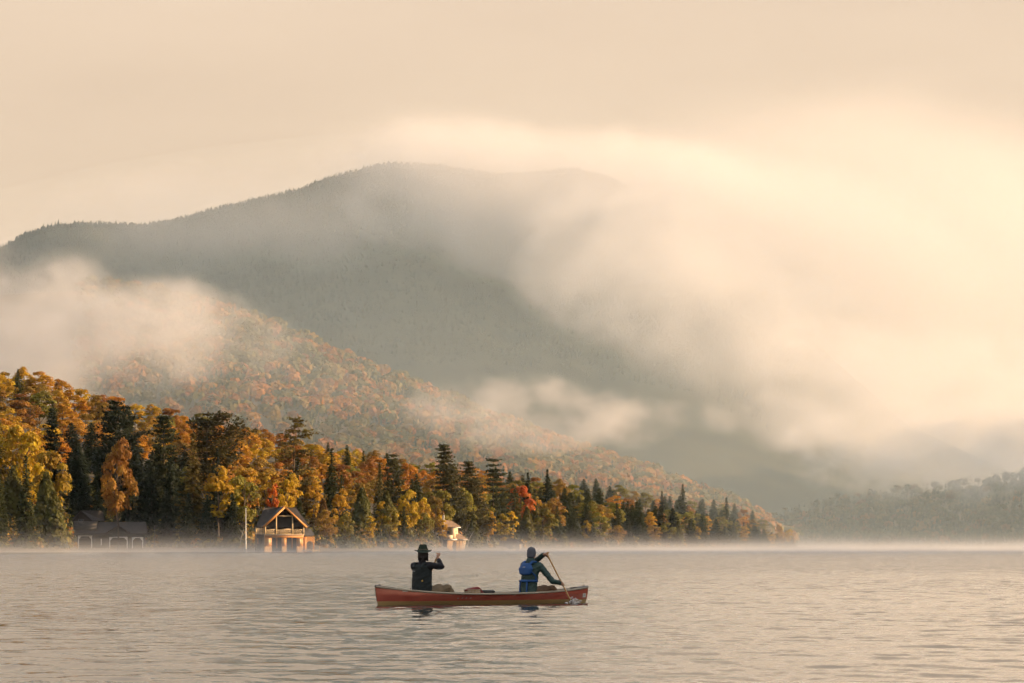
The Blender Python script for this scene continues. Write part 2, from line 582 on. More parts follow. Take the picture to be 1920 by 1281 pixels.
def maple(seed, H=18.0, wid=5.2, base=0.22, lobes=36, leaves=92, leaf=0.34, airy=0.0):
    """round-crowned broadleaf: crown of leafy lobes, tapered trunk with limbs"""
    rng = np.random.RandomState(seed)
    cz, rz = H * (0.5 + base / 2), H * (0.5 - base / 2)
    g = Geo(); w = Geo()
    D = sph(lobes, rng); rr = rng.uniform(0.5, 0.86, lobes) ** 0.8
    shape = 1 - 0.30 * np.clip(D[:, 2], 0, 1) + 0.12 * np.clip(-D[:, 2], 0, 1) * -1
    C = D * rr[:, None] * np.array([wid, wid, rz]) * np.stack([shape, shape, np.ones(lobes)], 1)
    C += rng.normal(0, 0.35, C.shape); C[:, 2] += cz
    LR = rng.uniform(0.22, 0.40, lobes) * wid
    trunkp = [(0, 0, -1.0)]
    lean = rng.normal(0, 0.03, 2)
    for q in np.linspace(0, 0.88, 7):
        trunkp.append((lean[0] * H * q + rng.normal(0, 0.06), lean[1] * H * q + rng.normal(0, 0.06), H * q))
    w.tube(trunkp, np.linspace(0.30, 0.05, len(trunkp)) * H / 18, 7)
    for i in range(lobes):
        n = int(leaves * rng.uniform(0.7, 1.3) * (1 - airy))
        d = sph(n, rng); d[:, 2] = np.where(d[:, 2] < -0.35, -d[:, 2], d[:, 2])
        p = C[i] + d * LR[i] * rng.uniform(0.62, 1.08, (n, 1)) * np.array([1, 1, 0.78])
        v = np.clip(rng.uniform(0.2, 0.8) + rng.normal(0, 0.16, n), 0, 1)
        leaf_quads(g, p, d + rng.normal(0, 0.45, (n, 3)) + np.array([0, 0, 0.25]), leaf * rng.uniform(0.65, 1.35, n), rng, v)
        if i % 3 == 0:
            z0 = max(H * base * 0.9, C[i][2] - LR[i] * 1.6 - 1.0)
            a = np.array([lean[0] * z0, lean[1] * z0, min(z0, H * 0.8)])
            mid = (a + C[i]) / 2 + np.array([0, 0, -0.3])
            w.tube([a, mid, C[i]], np.array([0.10, 0.07, 0.03]) * H / 18, 5, cap=False)
    return g.mesh("crown"), w.mesh("trunk", True)


def spruce(seed, H=20.0, wid=3.3, base=0.06, dens=1.0, leaf=0.42, power=0.85):
    rng = np.random.RandomState(seed)
    g = Geo(); w = Geo()
    w.tube([(0, 0, -1.0), (0, 0, 0), (rng.normal(0, .05), 0, H * .5), (0, 0, H)], np.array([0.28, 0.25, 0.15, 0.02]) * H / 20, 7)
    z = H * base + 0.6
    while z < H - 0.15:
        f = (H - z) / (H * (1 - base))
        Rz = wid * f ** power * rng.uniform(0.82, 1.12) + 0.12
        nb = int(max(4, (5 + 4 * f) * dens))
        a0 = rng.uniform(0, 6.28)
        for k in range(nb):
            if rng.rand() < 0.06: continue
            a = a0 + k * 6.283 / nb + rng.normal(0, 0.2)
            L = Rz * rng.uniform(0.68, 1.15)
            m = max(2, int(L / 0.42) + 1)
            t = np.linspace(0.22, 1.0, m)
            droop = -0.34 * L * t + 0.16 * L * t ** 2.4
            C = np.stack([np.cos(a) * L * t, np.sin(a) * L * t, z + droop], 1)
            C = np.repeat(C, 2, 0) + rng.normal(0, 0.10, (2 * m, 3)) * np.array([1, 1, 0.8])
            T = np.tile(np.array([[math.cos(a), math.sin(a), -0.30]]), (2 * m, 1)) + rng.normal(0, 0.35, (2 * m, 3))
            N = np.tile(np.array([[0.25 * math.cos(a), 0.25 * math.sin(a), 1.0]]), (2 * m, 1)) + rng.normal(0, 0.45, (2 * m, 3))
            S = leaf * rng.uniform(0.7, 1.2, 2 * m) * (0.55 + 0.45 * f)
            v = np.clip(rng.uniform(0.25, 0.75) + rng.normal(0, 0.12, 2 * m), 0, 1)
            leaf_quads(g, C, N, S, rng, v, 1.45, T)
        z += rng.uniform(0.42, 0.62) * (0.7 + 0.3 * f)
    return g.mesh("crown"), w.mesh("trunk", True)


def pine(seed, H=26.0, prof=None, base=0.25, step=1.05, nb=5, flag=(0.0, 0.0), upturn=0.30, clump=26, leaf=0.34, sparse=None):
    """white pine: level or upswept limbs carrying flat plumes; prof(zf)->limb length; flag shifts limbs down-wind; sparse(zf)->chance to keep a limb"""
    rng = np.random.RandomState(seed)
    g = Geo(); w = Geo()
    bend = rng.normal(0, 0.25)
    tp = [(bend * math.sin(q * 2.6), 0.4 * bend * math.sin(q * 3.1), H * q) for q in np.linspace(0, 0.985, 9)]
    w.tube([(0, 0, -1.0)] + tp, np.linspace(0.36, 0.05, 10) * H / 26, 7)
    z = H * base
    while z < H * 0.985:
        zf = z / H
        n = max(2, int(round(nb * rng.uniform(0.7, 1.25))))
        a0 = rng.uniform(0, 6.28)
        for k in range(n):
            if sparse is not None and rng.rand() > sparse(zf): continue
            a = a0 + k * 6.283 / n + rng.normal(0, 0.35)
            dx, dy = math.cos(a), math.sin(a)
            L = max(0.5, prof(zf) * rng.uniform(0.6, 1.15) * (1 + flag[0] * dx + flag[1] * dy))
            m = 5
            t = np.linspace(0, 1, m)
            path = np.stack([dx * L * t + bend * math.sin(zf * 2.6) + 0.25 * L * flag[0] * t ** 2, dy * L * t, z + L * (0.06 * t + upturn * t ** 2.2) - 0.25 * t], 1)
            w.tube(path, np.linspace(0.075, 0.015, m) * (0.5 + L / 5), 4, cap=False)
            nc = max(1, int(L * 0.95))
            for q in range(nc):
                tt = 0.38 + 0.62 * (q + rng.uniform(0.2, 1.0)) / nc
                tt = min(tt, 1.0)
                c = np.array([np.interp(tt, t, path[:, j]) for j in range(3)]) + rng.normal(0, 0.22, 3) * np.array([1, 1, 0.4])
                cn = int(clump * rng.uniform(0.6, 1.2))
                d = rng.normal(size=(cn, 3)) * np.array([0.62, 0.62, 0.15]) * (0.75 + 0.12 * L)
                d += np.outer(rng.uniform(-0.5, 0.6, cn), [dx, dy, 0.25])
                T = np.tile([[dx, dy, 0.35]], (cn, 1)) + rng.normal(0, 0.5, (cn, 3))
                v = np.clip(rng.uniform(0.25, 0.75) + rng.normal(0, 0.12, cn), 0, 1)
                leaf_quads(g, c + d, rng.normal(0, 0.5, (cn, 3)) + np.array([0, 0, 0.9]), leaf * rng.uniform(0.6, 1.15, cn), rng, v, 1.5, T)
        z += step * rng.uniform(0.75, 1.25)
    return g.mesh("crown"), w.mesh("trunk", True)


def cedar(seed, H=11.0, wid=1.7, leaf=0.34, n=1500):
    rng = np.random.RandomState(seed)
    g = Geo(); w = Geo()
    w.tube([(0, 0, -1), (0, 0, 0.2), (0.05, 0, H * .6), (0, 0, H * .97)], np.array([0.2, 0.18, 0.09, 0.02]), 6)
    u = rng.rand(n) ** 0.8
    z = 0.3 + u * (H - 0.3)
    prof = wid * np.interp(u, [0, 0.12, 0.45, 0.8, 1], [0.75, 1.0, 0.86, 0.45, 0.06])
    a = rng.uniform(0, 6.28, n)
    lump = 1 + 0.25 * np.sin(a * 3 + z * 1.1 + seed) * np.sin(z * 1.7 + a)
    r = prof * lump * rng.uniform(0.72, 1.06, n)
    C = np.stack([r * np.cos(a), r * np.sin(a), z], 1)
    N = np.stack([np.cos(a), np.sin(a), np.full(n, 0.25)], 1) + rng.normal(0, 0.4, (n, 3))
    T = np.tile([[0, 0, 1.0]], (n, 1)) + 0.5 * np.stack([np.cos(a), np.sin(a), np.zeros(n)], 1) + rng.normal(0, .25, (n, 3))
    v = np.clip(0.5 + 0.28 * np.sin(a * 2.5 + z * 0.9) + rng.normal(0, 0.14, n), 0, 1)
    leaf_quads(g, C, N, leaf * rng.uniform(0.7, 1.3, n), rng, v, 1.5, T)
    return g.mesh("crown"), w.mesh("trunk", True)


PROTO = {}
def proto(kind, H, pair):
    pair[0].materials.append(M_LEAF)
    pair[1].materials.append(M_BARK)
    PROTO.setdefault(kind, []).append((H, pair))


for s in range(6):
    proto("maple", 18.0, maple(100 + s, 18.0, 5.0 + 0.3 * (s % 3)))
for s in range(4):
    proto("birch", 18.0, maple(150 + s, 18.0, 3.5 + 0.3 * (s % 2), base=0.20, lobes=32, leaves=80, leaf=0.30, airy=0.12))
for s in range(5):
    proto("spruce", 20.0, spruce(200 + s, 20.0, 3.1 + 0.35 * (s % 3)))
for s in range(4):
    proto("fir", 18.0, spruce(250 + s, 18.0, 4.0 + 0.4 * (s % 2), base=0.03, power=0.62, leaf=0.5))
for s in range(3):
    proto("pine", 26.0, pine(300 + s, 26.0, prof=lambda q: np.interp(q, [0.1, 0.35, 0.7, 0.9, 1], [3.2, 4.5, 3.1, 1.2, 0.15]), base=0.18, step=1.25))
for s in range(4):
    proto("cedar", 11.0, cedar(400 + s, 11.0, 1.6 + 0.2 * (s % 2)))

TREES = []
RND = random.Random(77)


def tree(kind, px, Y, top=None, H=None, wid=1.0, colour=(0.1, 0.1, 0.03), label=None, cat="tree", group=None, name=None, pair=None, row=None, words=None, zoff=0.0, rot=None):
    """a tree standing on the ground at photo column px, distance Y; height from the row its top reaches"""
    zb = float(ground_near(px, Y)) + zoff
    if H is None:
        H = Z_of(top, Y) - zb
    if pair is None:
        H0, pair = RND.choice(PROTO[kind])
    else:
        H0, pair = pair
    root = empty(name or kind + "_tree", (X_of(px, Y), Y, zb), RND.uniform(0, 6.28) if rot is None else rot)
    s = H / H0
    w = s ** 0.75 * wid
    root.scale = (w, w, s)
    cr = link("crown", pair[0], None, root)
    tr = link("trunk", pair[1], None, root)
    j = RND.uniform(0.88, 1.12)
    j *= 0.8 if label else 1.0
    cr.color = (colour[0] * j, colour[1] * j * RND.uniform(0.95, 1.05), colour[2] * j, 1)
    root["category"] = cat
    if group: root["group"] = group
    if label: root["label"] = label
    TREES.append(dict(o=root, px=px, Y=Y, kind=kind, row=row, words=words, label=label, top=Z_of(0, 1)))
    return root


# leaf colours (reflectance)
GOLD = (0.500, 0.320, 0.028)
YELLOW = (0.560, 0.380, 0.030)
ORANGE = (0.440, 0.200, 0.026)
RUST = (0.300, 0.135, 0.030)
RED = (0.330, 0.060, 0.020)
AMBER = (0.430, 0.255, 0.030)
OLIVE = (0.200, 0.175, 0.032)
GREEN = (0.055, 0.064, 0.022)
DARK = (0.028, 0.038, 0.019)
CEDARC = (0.100, 0.095, 0.027)
BRONZE = (0.270, 0.165, 0.032)

# ---- single trees that stand out
P_ = lambda *a, **k: (k.get("H", 26.0), tuple(_m(pine(*a, **k))))
def _m(pair):
    pair[0].materials.append(M_LEAF); pair[1].materials.append(M_BARK); return pair


hero_bare = P_(31, H=26.0, base=0.10, step=0.85, nb=5, clump=20, upturn=0.22,
               prof=lambda q: np.interp(q, [0.1, 0.2, 0.38, 0.5, 0.6, 0.8, 0.92, 1], [5.6, 5.6, 4.4, 3.0, 2.6, 3.2, 2.2, 0.6]), flag=(0.22, 0.0),
               sparse=lambda q: np.interp(q, [0, 0.42, 0.5, 0.78, 0.86, 1], [1, 0.95, 0.35, 0.33, 0.6, 0.9]))
hero_layer = P_(32, H=26.0, base=0.08, step=1.45, nb=6, clump=30, upturn=0.10,
                prof=lambda q: np.interp(q, [0.05, 0.3, 0.6, 0.85, 1], [4.6, 4.4, 3.2, 1.7, 0.2]), flag=(0.20, 0.0))
hero_wind = P_(33, H=26.0, base=0.08, step=1.15, nb=6, clump=30, upturn=0.26,
               prof=lambda q: np.interp(q, [0.05, 0.3, 0.6, 0.85, 1], [5.6, 5.0, 3.6, 1.6, 0.2]), flag=(0.45, 0.0))
hero_broad = P_(34, H=26.0, base=0.30, step=1.35, nb=5, clump=30, upturn=0.30,
                prof=lambda q: np.interp(q, [0.3, 0.5, 0.72, 0.86, 0.95, 1], [5.8, 6.0, 4.8, 3.4, 1.8, 0.4]), flag=(0.18, 0), sparse=lambda q: 0.82)
hero_spread = P_(35, H=26.0, base=0.35, step=1.15, nb=5, clump=26, upturn=0.42,
                 prof=lambda q: np.interp(q, [0.35, 0.6, 0.8, 0.92, 1], [3.0, 5.2, 6.4, 3.6, 0.9]), flag=(0.38, 0.0), sparse=lambda q: 0.8)
hero_plume = P_(36, H=26.0, base=0.12, step=1.2, nb=6, clump=28, upturn=0.30,
                prof=lambda q: np.interp(q, [0.1, 0.4, 0.7, 0.9, 1], [4.6, 4.0, 2.7, 1.2, 0.2]), flag=(0.1, 0))

HT = [
    ("pine", 98, 705, 764, 0.62, DARK, "narrow dark green pine standing against the orange hillside at far left", None),
    ("pine", 217, 700, 750, 1.0, DARK, "big broad-topped dark pine high above the low dark boathouse", hero_broad),
    ("pine", 306, 690, 772, 0.95, (0.055, 0.062, 0.026), "dark olive pine just right of the big broad-topped pine", hero_plume),
    ("pine", 392, 710, 768, 1.0, (0.090, 0.075, 0.028), "ragged pine with long level limbs spreading right at its top", hero_spread),
    ("spruce", 362, 672, 812, 1.05, (0.16, 0.115, 0.030), "golden-green sunlit spruce in front of the ragged spreading pine", None),  # low sun's gold put into this spruce's needle colour
    ("spruce", 408, 690, 838, 0.9, DARK, "short dark spruce between the sunlit spruce and the yellow birches", None),
    ("pine", 552, 700, 780, 1.0, (0.15, 0.115, 0.032), "tall half-bare pine with a tufted top right behind the gabled boathouse", hero_bare),
    ("maple", 43, 636, 786, 0.72, YELLOW, "bright yellow maple near the left edge of the wood", None),
    ("maple", 95, 625, 836, 0.80, (0.40, 0.27, 0.03), "olive-gold maple leaning over the dark left shore", None),
    ("spruce", -4, 640, 770, 0.9, (0.20, 0.15, 0.03), "yellowish spruce cut by the left edge of the picture", None),
    ("maple", 222, 662, 822, 0.62, (0.34, 0.16, 0.032), "orange maple framed by dark pines above the low boathouse", None),
    ("birch", 410, 662, 868, 0.95, GOLD, "round golden birch above the flagpole's top, left of it", None),
    ("birch", 441, 666, 884, 0.9, YELLOW, "yellow birch directly above the white flagpole", None),
    ("birch", 466, 668, 892, 0.75, ORANGE, "small orange birch between the flagpole and the gabled roof", None),
    ("maple", 511, 676, 903, 0.40, (0.60, 0.15, 0.02), "narrow fiery red-orange maple behind the gabled roof ridge", None),
    ("maple", 538, 682, 893, 0.50, (0.60, 0.38, 0.03), "brilliant yellow maple behind the gable peak", None),
    ("pine", 736, 815, 845, 0.85, (0.085, 0.085, 0.030), "rounded olive pine midway between the two lit boathouses", None),
    ("pine", 832, 905, 830, 1.0, (0.085, 0.085, 0.034), "tallest wind-swept pine left of the layered one, above the cottage", hero_wind),
    ("pine", 878, 925, 862, 1.0, (0.090, 0.085, 0.034), "second wind-swept pine leaning on the tallest one", hero_wind),
    ("pine", 925, 960, 853, 1.0, (0.070, 0.075, 0.034), "tall pine with clear horizontal layers above the dark shed", hero_layer),
    ("maple", 977, 1040, 905, 0.95, (0.50, 0.125, 0.030), "red maple just right of the layered pine", None),
    ("maple", 765, 812, 914, 0.62, GOLD, "golden maple left of the tall wind-swept pine", None),
    ("maple", 795, 838, 935, 0.62, AMBER, "amber maple at the foot of the wind-swept pine", None),
    ("birch", 738, 785, 950, 0.9, YELLOW, "bright golden birch low by the water, left of the hatted paddler", None),
    ("birch", 714, 775, 935, 0.7, GOLD, "slim golden birch left of the bright low one", None),
    ("maple", 816, 858, 925, 0.62, BRONZE, "brown-orange maple beside the cottage chimney", None),
    ("birch", 942, 945, 958, 0.9, (0.40, 0.30, 0.04), "yellow-green birch above the dark shed", None),
    ("maple", 1100, 1168, 975, 0.62, GOLD, "golden shore maple alone in the dark stand, right of both paddlers", None),
    ("birch", 1308, 1520, 985, 0.9, GOLD, "narrow gold birch low near the wooded point", None),
    ("birch", 1272, 1470, 988, 0.9, AMBER, "pale amber birch left of the narrow gold one near the point", None),
    ("maple", 1462, 1795, 984, 0.75, AMBER, "amber tree second from the tip of the wooded point", None),
    ("maple", 1479, 1805, 990, 0.70, GOLD, "last golden tree at the tip of the wooded point", None),
    ("spruce", 1362, 1640, 932, 1.1, GREEN, "tall dark spruce standing over the wooded point", None),
    ("spruce", 1280, 1560, 908, 1.1, GREEN, "tallest spruce on the long wooded point", None),
    ("spruce", 1241, 1520, 921, 1.0, DARK, "narrow dark spruce left of the tallest on the point", None),
    ("spruce", 1026, 1130, 880, 1.0, DARK, "tallest dark spruce behind the red maple, to its right", None),
    ("spruce", 990, 1110, 884, 1.0, DARK, "dark spruce rising straight behind the red maple", None),
    ("spruce", 622, 760, 838, 1.0, GREEN, "dark spruce right of the half-bare pine", None),
    ("cedar", 606, 690, 938, 1.25, (0.15, 0.095, 0.035), "tall bronze cedar column right of the gabled boathouse", None),
    ("cedar", 588, 680, 965, 1.1, (0.12, 0.085, 0.032), "shorter cedar touching the boathouse's side porch", None),
]
HT += [("fir", 476, 668, 925, 0.9, DARK, "dark fir against the left end of the gabled roof", None), ("fir", 505, 690, 930, 0.9, DARK, "dark fir behind the fiery maple", None), ("fir", 560, 678, 935, 0.95, GREEN, "dark fir against the right rake of the gable", None),  # dense dark firs added here to throw shade over the cove
       ("spruce", 448, 672, 905, 1.0, DARK, "dark spruce close left of the white flagpole", None), ("fir", 425, 668, 925, 1.0, DARK, "broad dark fir below the golden birches", None),
       ("fir", 400, 690, 905, 1.1, DARK, "dark fir filling the gap below the ragged pine", None), ("fir", 455, 700, 915, 1.0, DARK, "dark fir in the shade between flagpole and birches", None),
       ("fir", 345, 684, 905, 1.1, DARK, "broad dark fir left of the sunlit spruce's foot", None), ("fir", 270, 690, 900, 1.1, DARK, "broad dark fir above the right end of the low boathouse", None),
       ("fir", 160, 692, 905, 1.1, DARK, "broad dark fir above the upper roof of the low boathouse", None)]
for kind, px, Y, top, wid, c, lab, pair in HT:
    tree(kind, px, Y, top, None, wid, c, lab, group="trees that stand out along the shore", pair=pair, rot=0.0 if pair else None)

# ---- the shoreline wood: front rows
def zone(px):
    for lim, w in ((128, "left of the low dark boathouse"), (290, "behind the low dark boathouse"), (452, "left of the flagpole"), (600, "behind the gabled boathouse"),
                   (820, "between gabled boathouse and cottage"), (905, "around the small cottage"), (990, "around the dark shed"), (1210, "right of the dark shed"), (2000, "on the wooded point")):
        if px < lim:
            return w


OPEN = [(140, 275), (478, 592), (832, 878)]      # keep the fronts of the buildings free
def pick(px, rowi):
    u = RND.random()
    if px < 135:
        return ("cedar", CEDARC, "olive") if u < 0.55 else (("spruce", GREEN, "dark-green") if u < 0.8 else ("birch", AMBER, "amber"))
    if px < 330:
        return ("fir", DARK, "dark-green") if u < 0.7 else ("spruce", DARK, "dark-green")  # dark needle colour stands in for shade over the cove
    if px < 450:
        return ("fir", DARK, "dark-green") if u < 0.6 else (("cedar", (0.05, 0.055, 0.02), "dark") if u < 0.85 else ("birch", OLIVE, "olive"))
    if px < 600:
        return ("birch", AMBER, "amber") if u < 0.55 else ("maple", OLIVE, "olive")
    if px < 980:
        return [("maple", BRONZE, "bronze"), ("birch", AMBER, "amber"), ("cedar", CEDARC, "olive"), ("spruce", GREEN, "dark-green"), ("maple", OLIVE, "olive"), ("birch", GOLD, "golden"), ("spruce", (0.09, 0.085, 0.03), "olive")][min(6, int(u * 7))]
    return [("fir", GREEN, "dark-green"), ("fir", DARK, "dark"), ("fir", (0.055, 0.058, 0.024), "olive"), ("maple", OLIVE, "olive"), ("cedar", CEDARC, "olive"), ("birch", AMBER, "amber"), ("maple", BRONZE, "bronze"), ("spruce", GREEN, "dark-green")][min(7, int(u * 8))]


for rowi, (dY, hs, rname) in enumerate(((5, (8, 12), "at the water's edge"), (24, (14, 18), "in the second row"), (50, (13, 18), "in the third row"))):
    px = -40.0 + 7 * rowi if rowi < 2 else 640.0
    while px < 1486:
        S = float(SHORE(px))
        Y = S + dY * (1 + 0.25 * RND.uniform(-1, 1)) * (1.0 if px < 900 else 1.5)
        stepw = (5.2 if rowi == 0 else 6.0) * F / Y * (1.0 if px < 950 else 1.12)
        if not (rowi == 0 and any(a < px < b for a, b in OPEN)):
            if rowi == 1 and any(a < px < b for a, b in OPEN):
                Y += 14
            kind, c, w = pick(px, rowi)
            H = RND.uniform(*hs) * (1.25 if kind in ("spruce", "fir") else 1.0) * (1.25 if rowi == 0 and px > 950 else 1.0) * (0.92 if px > 1350 else 1.0)
            if px < 140: H *= 1.30
            if kind == "cedar": H = min(H, 14.0)
            lim = Z_of(TOPS(px) + 22, Y) - float(ground_near(px, Y))
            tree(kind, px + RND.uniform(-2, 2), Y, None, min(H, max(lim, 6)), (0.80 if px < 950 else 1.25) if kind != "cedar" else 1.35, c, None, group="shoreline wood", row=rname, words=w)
        px += stepw * RND.uniform(0.8, 1.2)

# ---- the hillside above it, row over row up to the ridge
NR = 7
for r_ in range(NR):
    f = (r_ + 1.0) / NR
    px = -50.0 + RND.uniform(0, 20)
    while px < 1440:
        S, Rg = float(SHORE(px)), float(RIDGE(px))
        rise = float(ridge_h(px))
        rows_here = max(1, min(NR, int(round(rise / 7.0))))
        if r_ < NR - rows_here:
            px += 20; continue
        ff = (r_ - (NR - rows_here) + 1.0) / rows_here
        Y = S + (0.16 + 0.84 * ff) * (Rg - S) + RND.uniform(-12, 12)
        u = RND.random()
        if px < 700:
            kind, c, w = [("maple", ORANGE, "orange"), ("maple", AMBER, "amber"), ("maple", GOLD, "golden"), ("maple", (0.46, 0.235, 0.030), "tawny"), ("maple", OLIVE, "olive"), ("maple", BRONZE, "bronze"), ("maple", AMBER, "amber"), ("maple", (0.46, 0.235, 0.030), "tawny"), ("maple", RUST, "rust"), ("spruce", GREEN, "dark-green")][min(9, int(u * 10))]
        else:
            kind, c, w = [("maple", ORANGE, "orange"), ("maple", RUST, "rust"), ("fir", GREEN, "dark-green"), ("maple", OLIVE, "olive"), ("maple", BRONZE, "bronze"), ("fir", GREEN, "dark-green")][min(5, int(u * 6))]
        if px > 1000 and kind == "maple" and RND.random() < 0.45:
            kind, c, w = "fir", GREEN, "dark green"
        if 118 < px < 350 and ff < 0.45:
            kind, c, w = "fir", DARK, "dark"  # darkest leaf colour makes the slope above the cove look shaded
        H = RND.uniform(10.0, 13.5) * (1.12 if kind in ("spruce", "fir") else 1.0)
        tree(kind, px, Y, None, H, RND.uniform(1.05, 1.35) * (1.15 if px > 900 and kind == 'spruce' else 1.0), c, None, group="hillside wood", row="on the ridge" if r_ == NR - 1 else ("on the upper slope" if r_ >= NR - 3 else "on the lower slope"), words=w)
        px += RND.uniform(5.4, 7.4) * F / Y

# every one of them gets its own words
ORD = ["first", "second", "third", "fourth", "fifth", "sixth", "seventh", "eighth", "ninth", "tenth", "eleventh", "twelfth", "thirteenth", "fourteenth", "fifteenth", "sixteenth", "seventeenth", "eighteenth", "nineteenth", "twentieth"]
buckets = {}
for t_ in TREES:
    if t_["label"] is None:
        buckets.setdefault((t_["words"], t_["kind"], t_["row"], zone(t_["px"])), []).append(t_)
for (w, k, rw, zn), lst in buckets.items():
    lst.sort(key=lambda q: q["px"])
    for i, q in enumerate(lst):
        q["o"]["label"] = (f"{w} {k} {rw} {zn}" if len(lst) == 1 else f"{ORD[min(i, 19)]} {w} {k} from the left {rw} {zn}")
print("TREES", len(TREES))

# ---- undergrowth along the shore and below the trees
def undergrowth():
    rng = np.random.RandomState(9)
    g = Geo()
    n = 2600
    p = np.concatenate([rng.uniform(-50, 1492, 1500), rng.uniform(-50, 700, 1100)])
    Y = SHORE(p) + 1.0 + np.concatenate([rng.rand(1500) ** 1.5 * 40, rng.uniform(12, 130, 1100)])
    keep = np.array([not any(a < q < b and y < SHORE(q) + 14 for a, b in ((132, 278), (470, 600), (828, 882), (928, 978))) for q, y in zip(p, Y)])
    p, Y = p[keep], Y[keep]
    Zg = ground_near(p, Y)
    pal = np.array([GREEN, DARK, OLIVE, BRONZE, CEDARC, RUST, AMBER])
    for i in range(len(p)):
        k = 34
        h = rng.uniform(0.8, 3.0); w = rng.uniform(0.9, 2.0)
        if Y[i] > SHORE(p[i]) + 14: h *= 1.9; w *= 1.4
        d = sph(k, rng); d[:, 2] = np.abs(d[:, 2])
        C = np.array([X_of(p[i], Y[i]), Y[i], Zg[i]]) + d * np.array([w, w, h]) * rng.uniform(0.6, 1.0, (k, 1))
        c = pal[rng.choice(7, p=[.28, .26, .14, .1, .14, .04, .04])]
        cc = np.ones((k, 4)); cc[:, :3] = c * rng.uniform(0.7, 1.25, (k, 1))
        leaf_quads(g, C, d + rng.normal(0, .5, (k, 3)), rng.uniform(0.28, 0.55, k), rng, cc)
    o = obj("undergrowth", g, M_LEAF_FAR)
    tag(o, "low bushes and saplings massed along the lake shore", "undergrowth", kind="stuff")


undergrowth()


# ---- far woods: a mass of crowns on each hill
def crown_cluster(rng, n, round_=True):
    d = sph(n, rng)
    if round_:
        d[:, 2] = np.where(d[:, 2] < -0.3, -d[:, 2], d[:, 2])
        l = 1 + 0.22 * np.sin(d[:, 0] * 5 + rng.uniform(0, 6)) * np.sin(d[:, 1] * 5 + rng.uniform(0, 6))
        P = d * l[:, None] * rng.uniform(0.78, 1.02, (n, 1))
        return P, d
    u = rng.rand(n); a = rng.uniform(0, 6.28, n)
    r = (1 - u) * rng.uniform(0.7, 1.1, n) + 0.04
    P = np.stack([r * np.cos(a), r * np.sin(a), u * 2 - 1], 1)
    return P, np.stack([np.cos(a), np.sin(a), np.full(n, .5)], 1)


def far_wood(name, label, p0, p1, density, fnY, fn_ground, pal, probs, seed, leaves=46, hue=None):
    rng = np.random.RandomState(seed)
    g = Geo()
    clusters = [crown_cluster(rng, leaves, True) for _ in range(7)] + [crown_cluster(rng, leaves, False) for _ in range(4)]
    n = density
    p = rng.uniform(p0, p1, n)
    Y = fnY(p, rng)
    Zg = fn_ground(p, Y)
    pal = np.array(pal)
    clump = vnoise(X_of(p, Y) * 0.012 + 3, Y * 0.010, seed + 1, 3)
    patch = vnoise(X_of(p, Y) * 0.018 + 9, Y * 0.008 + 4, seed + 7, 3)
    for i in range(n):
        if Zg[i] < 0.3: continue
        k = rng.choice(len(pal), p=probs)
        if patch[i] > 0.12 and rng.rand() < 0.7: k = 3 + rng.randint(3)
        con = k >= len(pal) - 2
        if clump[i] > 0.18 and rng.rand() < 0.6:
            con = True; k = len(pal) - 1 - rng.randint(2)
        Pc, d = clusters[7 + rng.randint(4)] if con else clusters[rng.randint(7)]
        H = rng.uniform(12, 17); r = rng.uniform(2.4, 3.6) if con else rng.uniform(3.8, 7.0)
        hz = H * 0.5 if con else rng.uniform(0.75, 0.95) * r * 1.1
        c0 = np.array([X_of(p[i], Y[i]), Y[i], Zg[i] + H - hz])
        a = rng.uniform(0, 6.28); ca, sa = math.cos(a), math.sin(a)
        Rm = np.array([[ca, sa, 0], [-sa, ca, 0], [0, 0, 1]])
        C = c0 + (Pc @ Rm) * np.array([r, r, hz])
        cc = np.ones((leaves, 4)); cc[:, :3] = pal[k] * rng.uniform(0.75, 1.22) * rng.uniform(0.86, 1.14, (leaves, 1))
        leaf_quads(g, C, d @ Rm + rng.normal(0, .35, (leaves, 3)), (0.30 if con else 0.38) * r * rng.uniform(0.7, 1.25, leaves), rng, cc)
    o = obj(name, g, M_LEAF_FAR)
    tag(o, label, "forest", kind="stuff")
    return o


PALA = [(0.30, 0.130, 0.024), (0.28, 0.150, 0.028), (0.23, 0.095, 0.026), (0.20, 0.14, 0.04), (0.12, 0.105, 0.03), (0.13, 0.12, 0.04), (0.05, 0.06, 0.025), (0.04, 0.05, 0.025)]
far_wood("hill_forest", "mass of autumn trees covering the misty hill behind the shore", 150, 1490, 4400,
         lambda p, rng: H2_R(p) - H2_D(p) * (1 - rng.uniform(0.0, 1.0, len(p)) ** 0.8) + 6, h2_ground, PALA, [.17, .15, .11, .13, .16, .10, .09, .09], 31)
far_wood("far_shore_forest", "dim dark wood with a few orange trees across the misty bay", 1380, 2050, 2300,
         lambda p, rng: 2955 + 750 * rng.rand(len(p)) ** 1.2, fr_ground, [tuple(q * 0.55 for q in c_) for c_ in PALA], [.03, .03, .03, .03, .08, .08, .36, .36], 33, leaves=30)  # palette darkened to put the bay's shade into the leaf colours


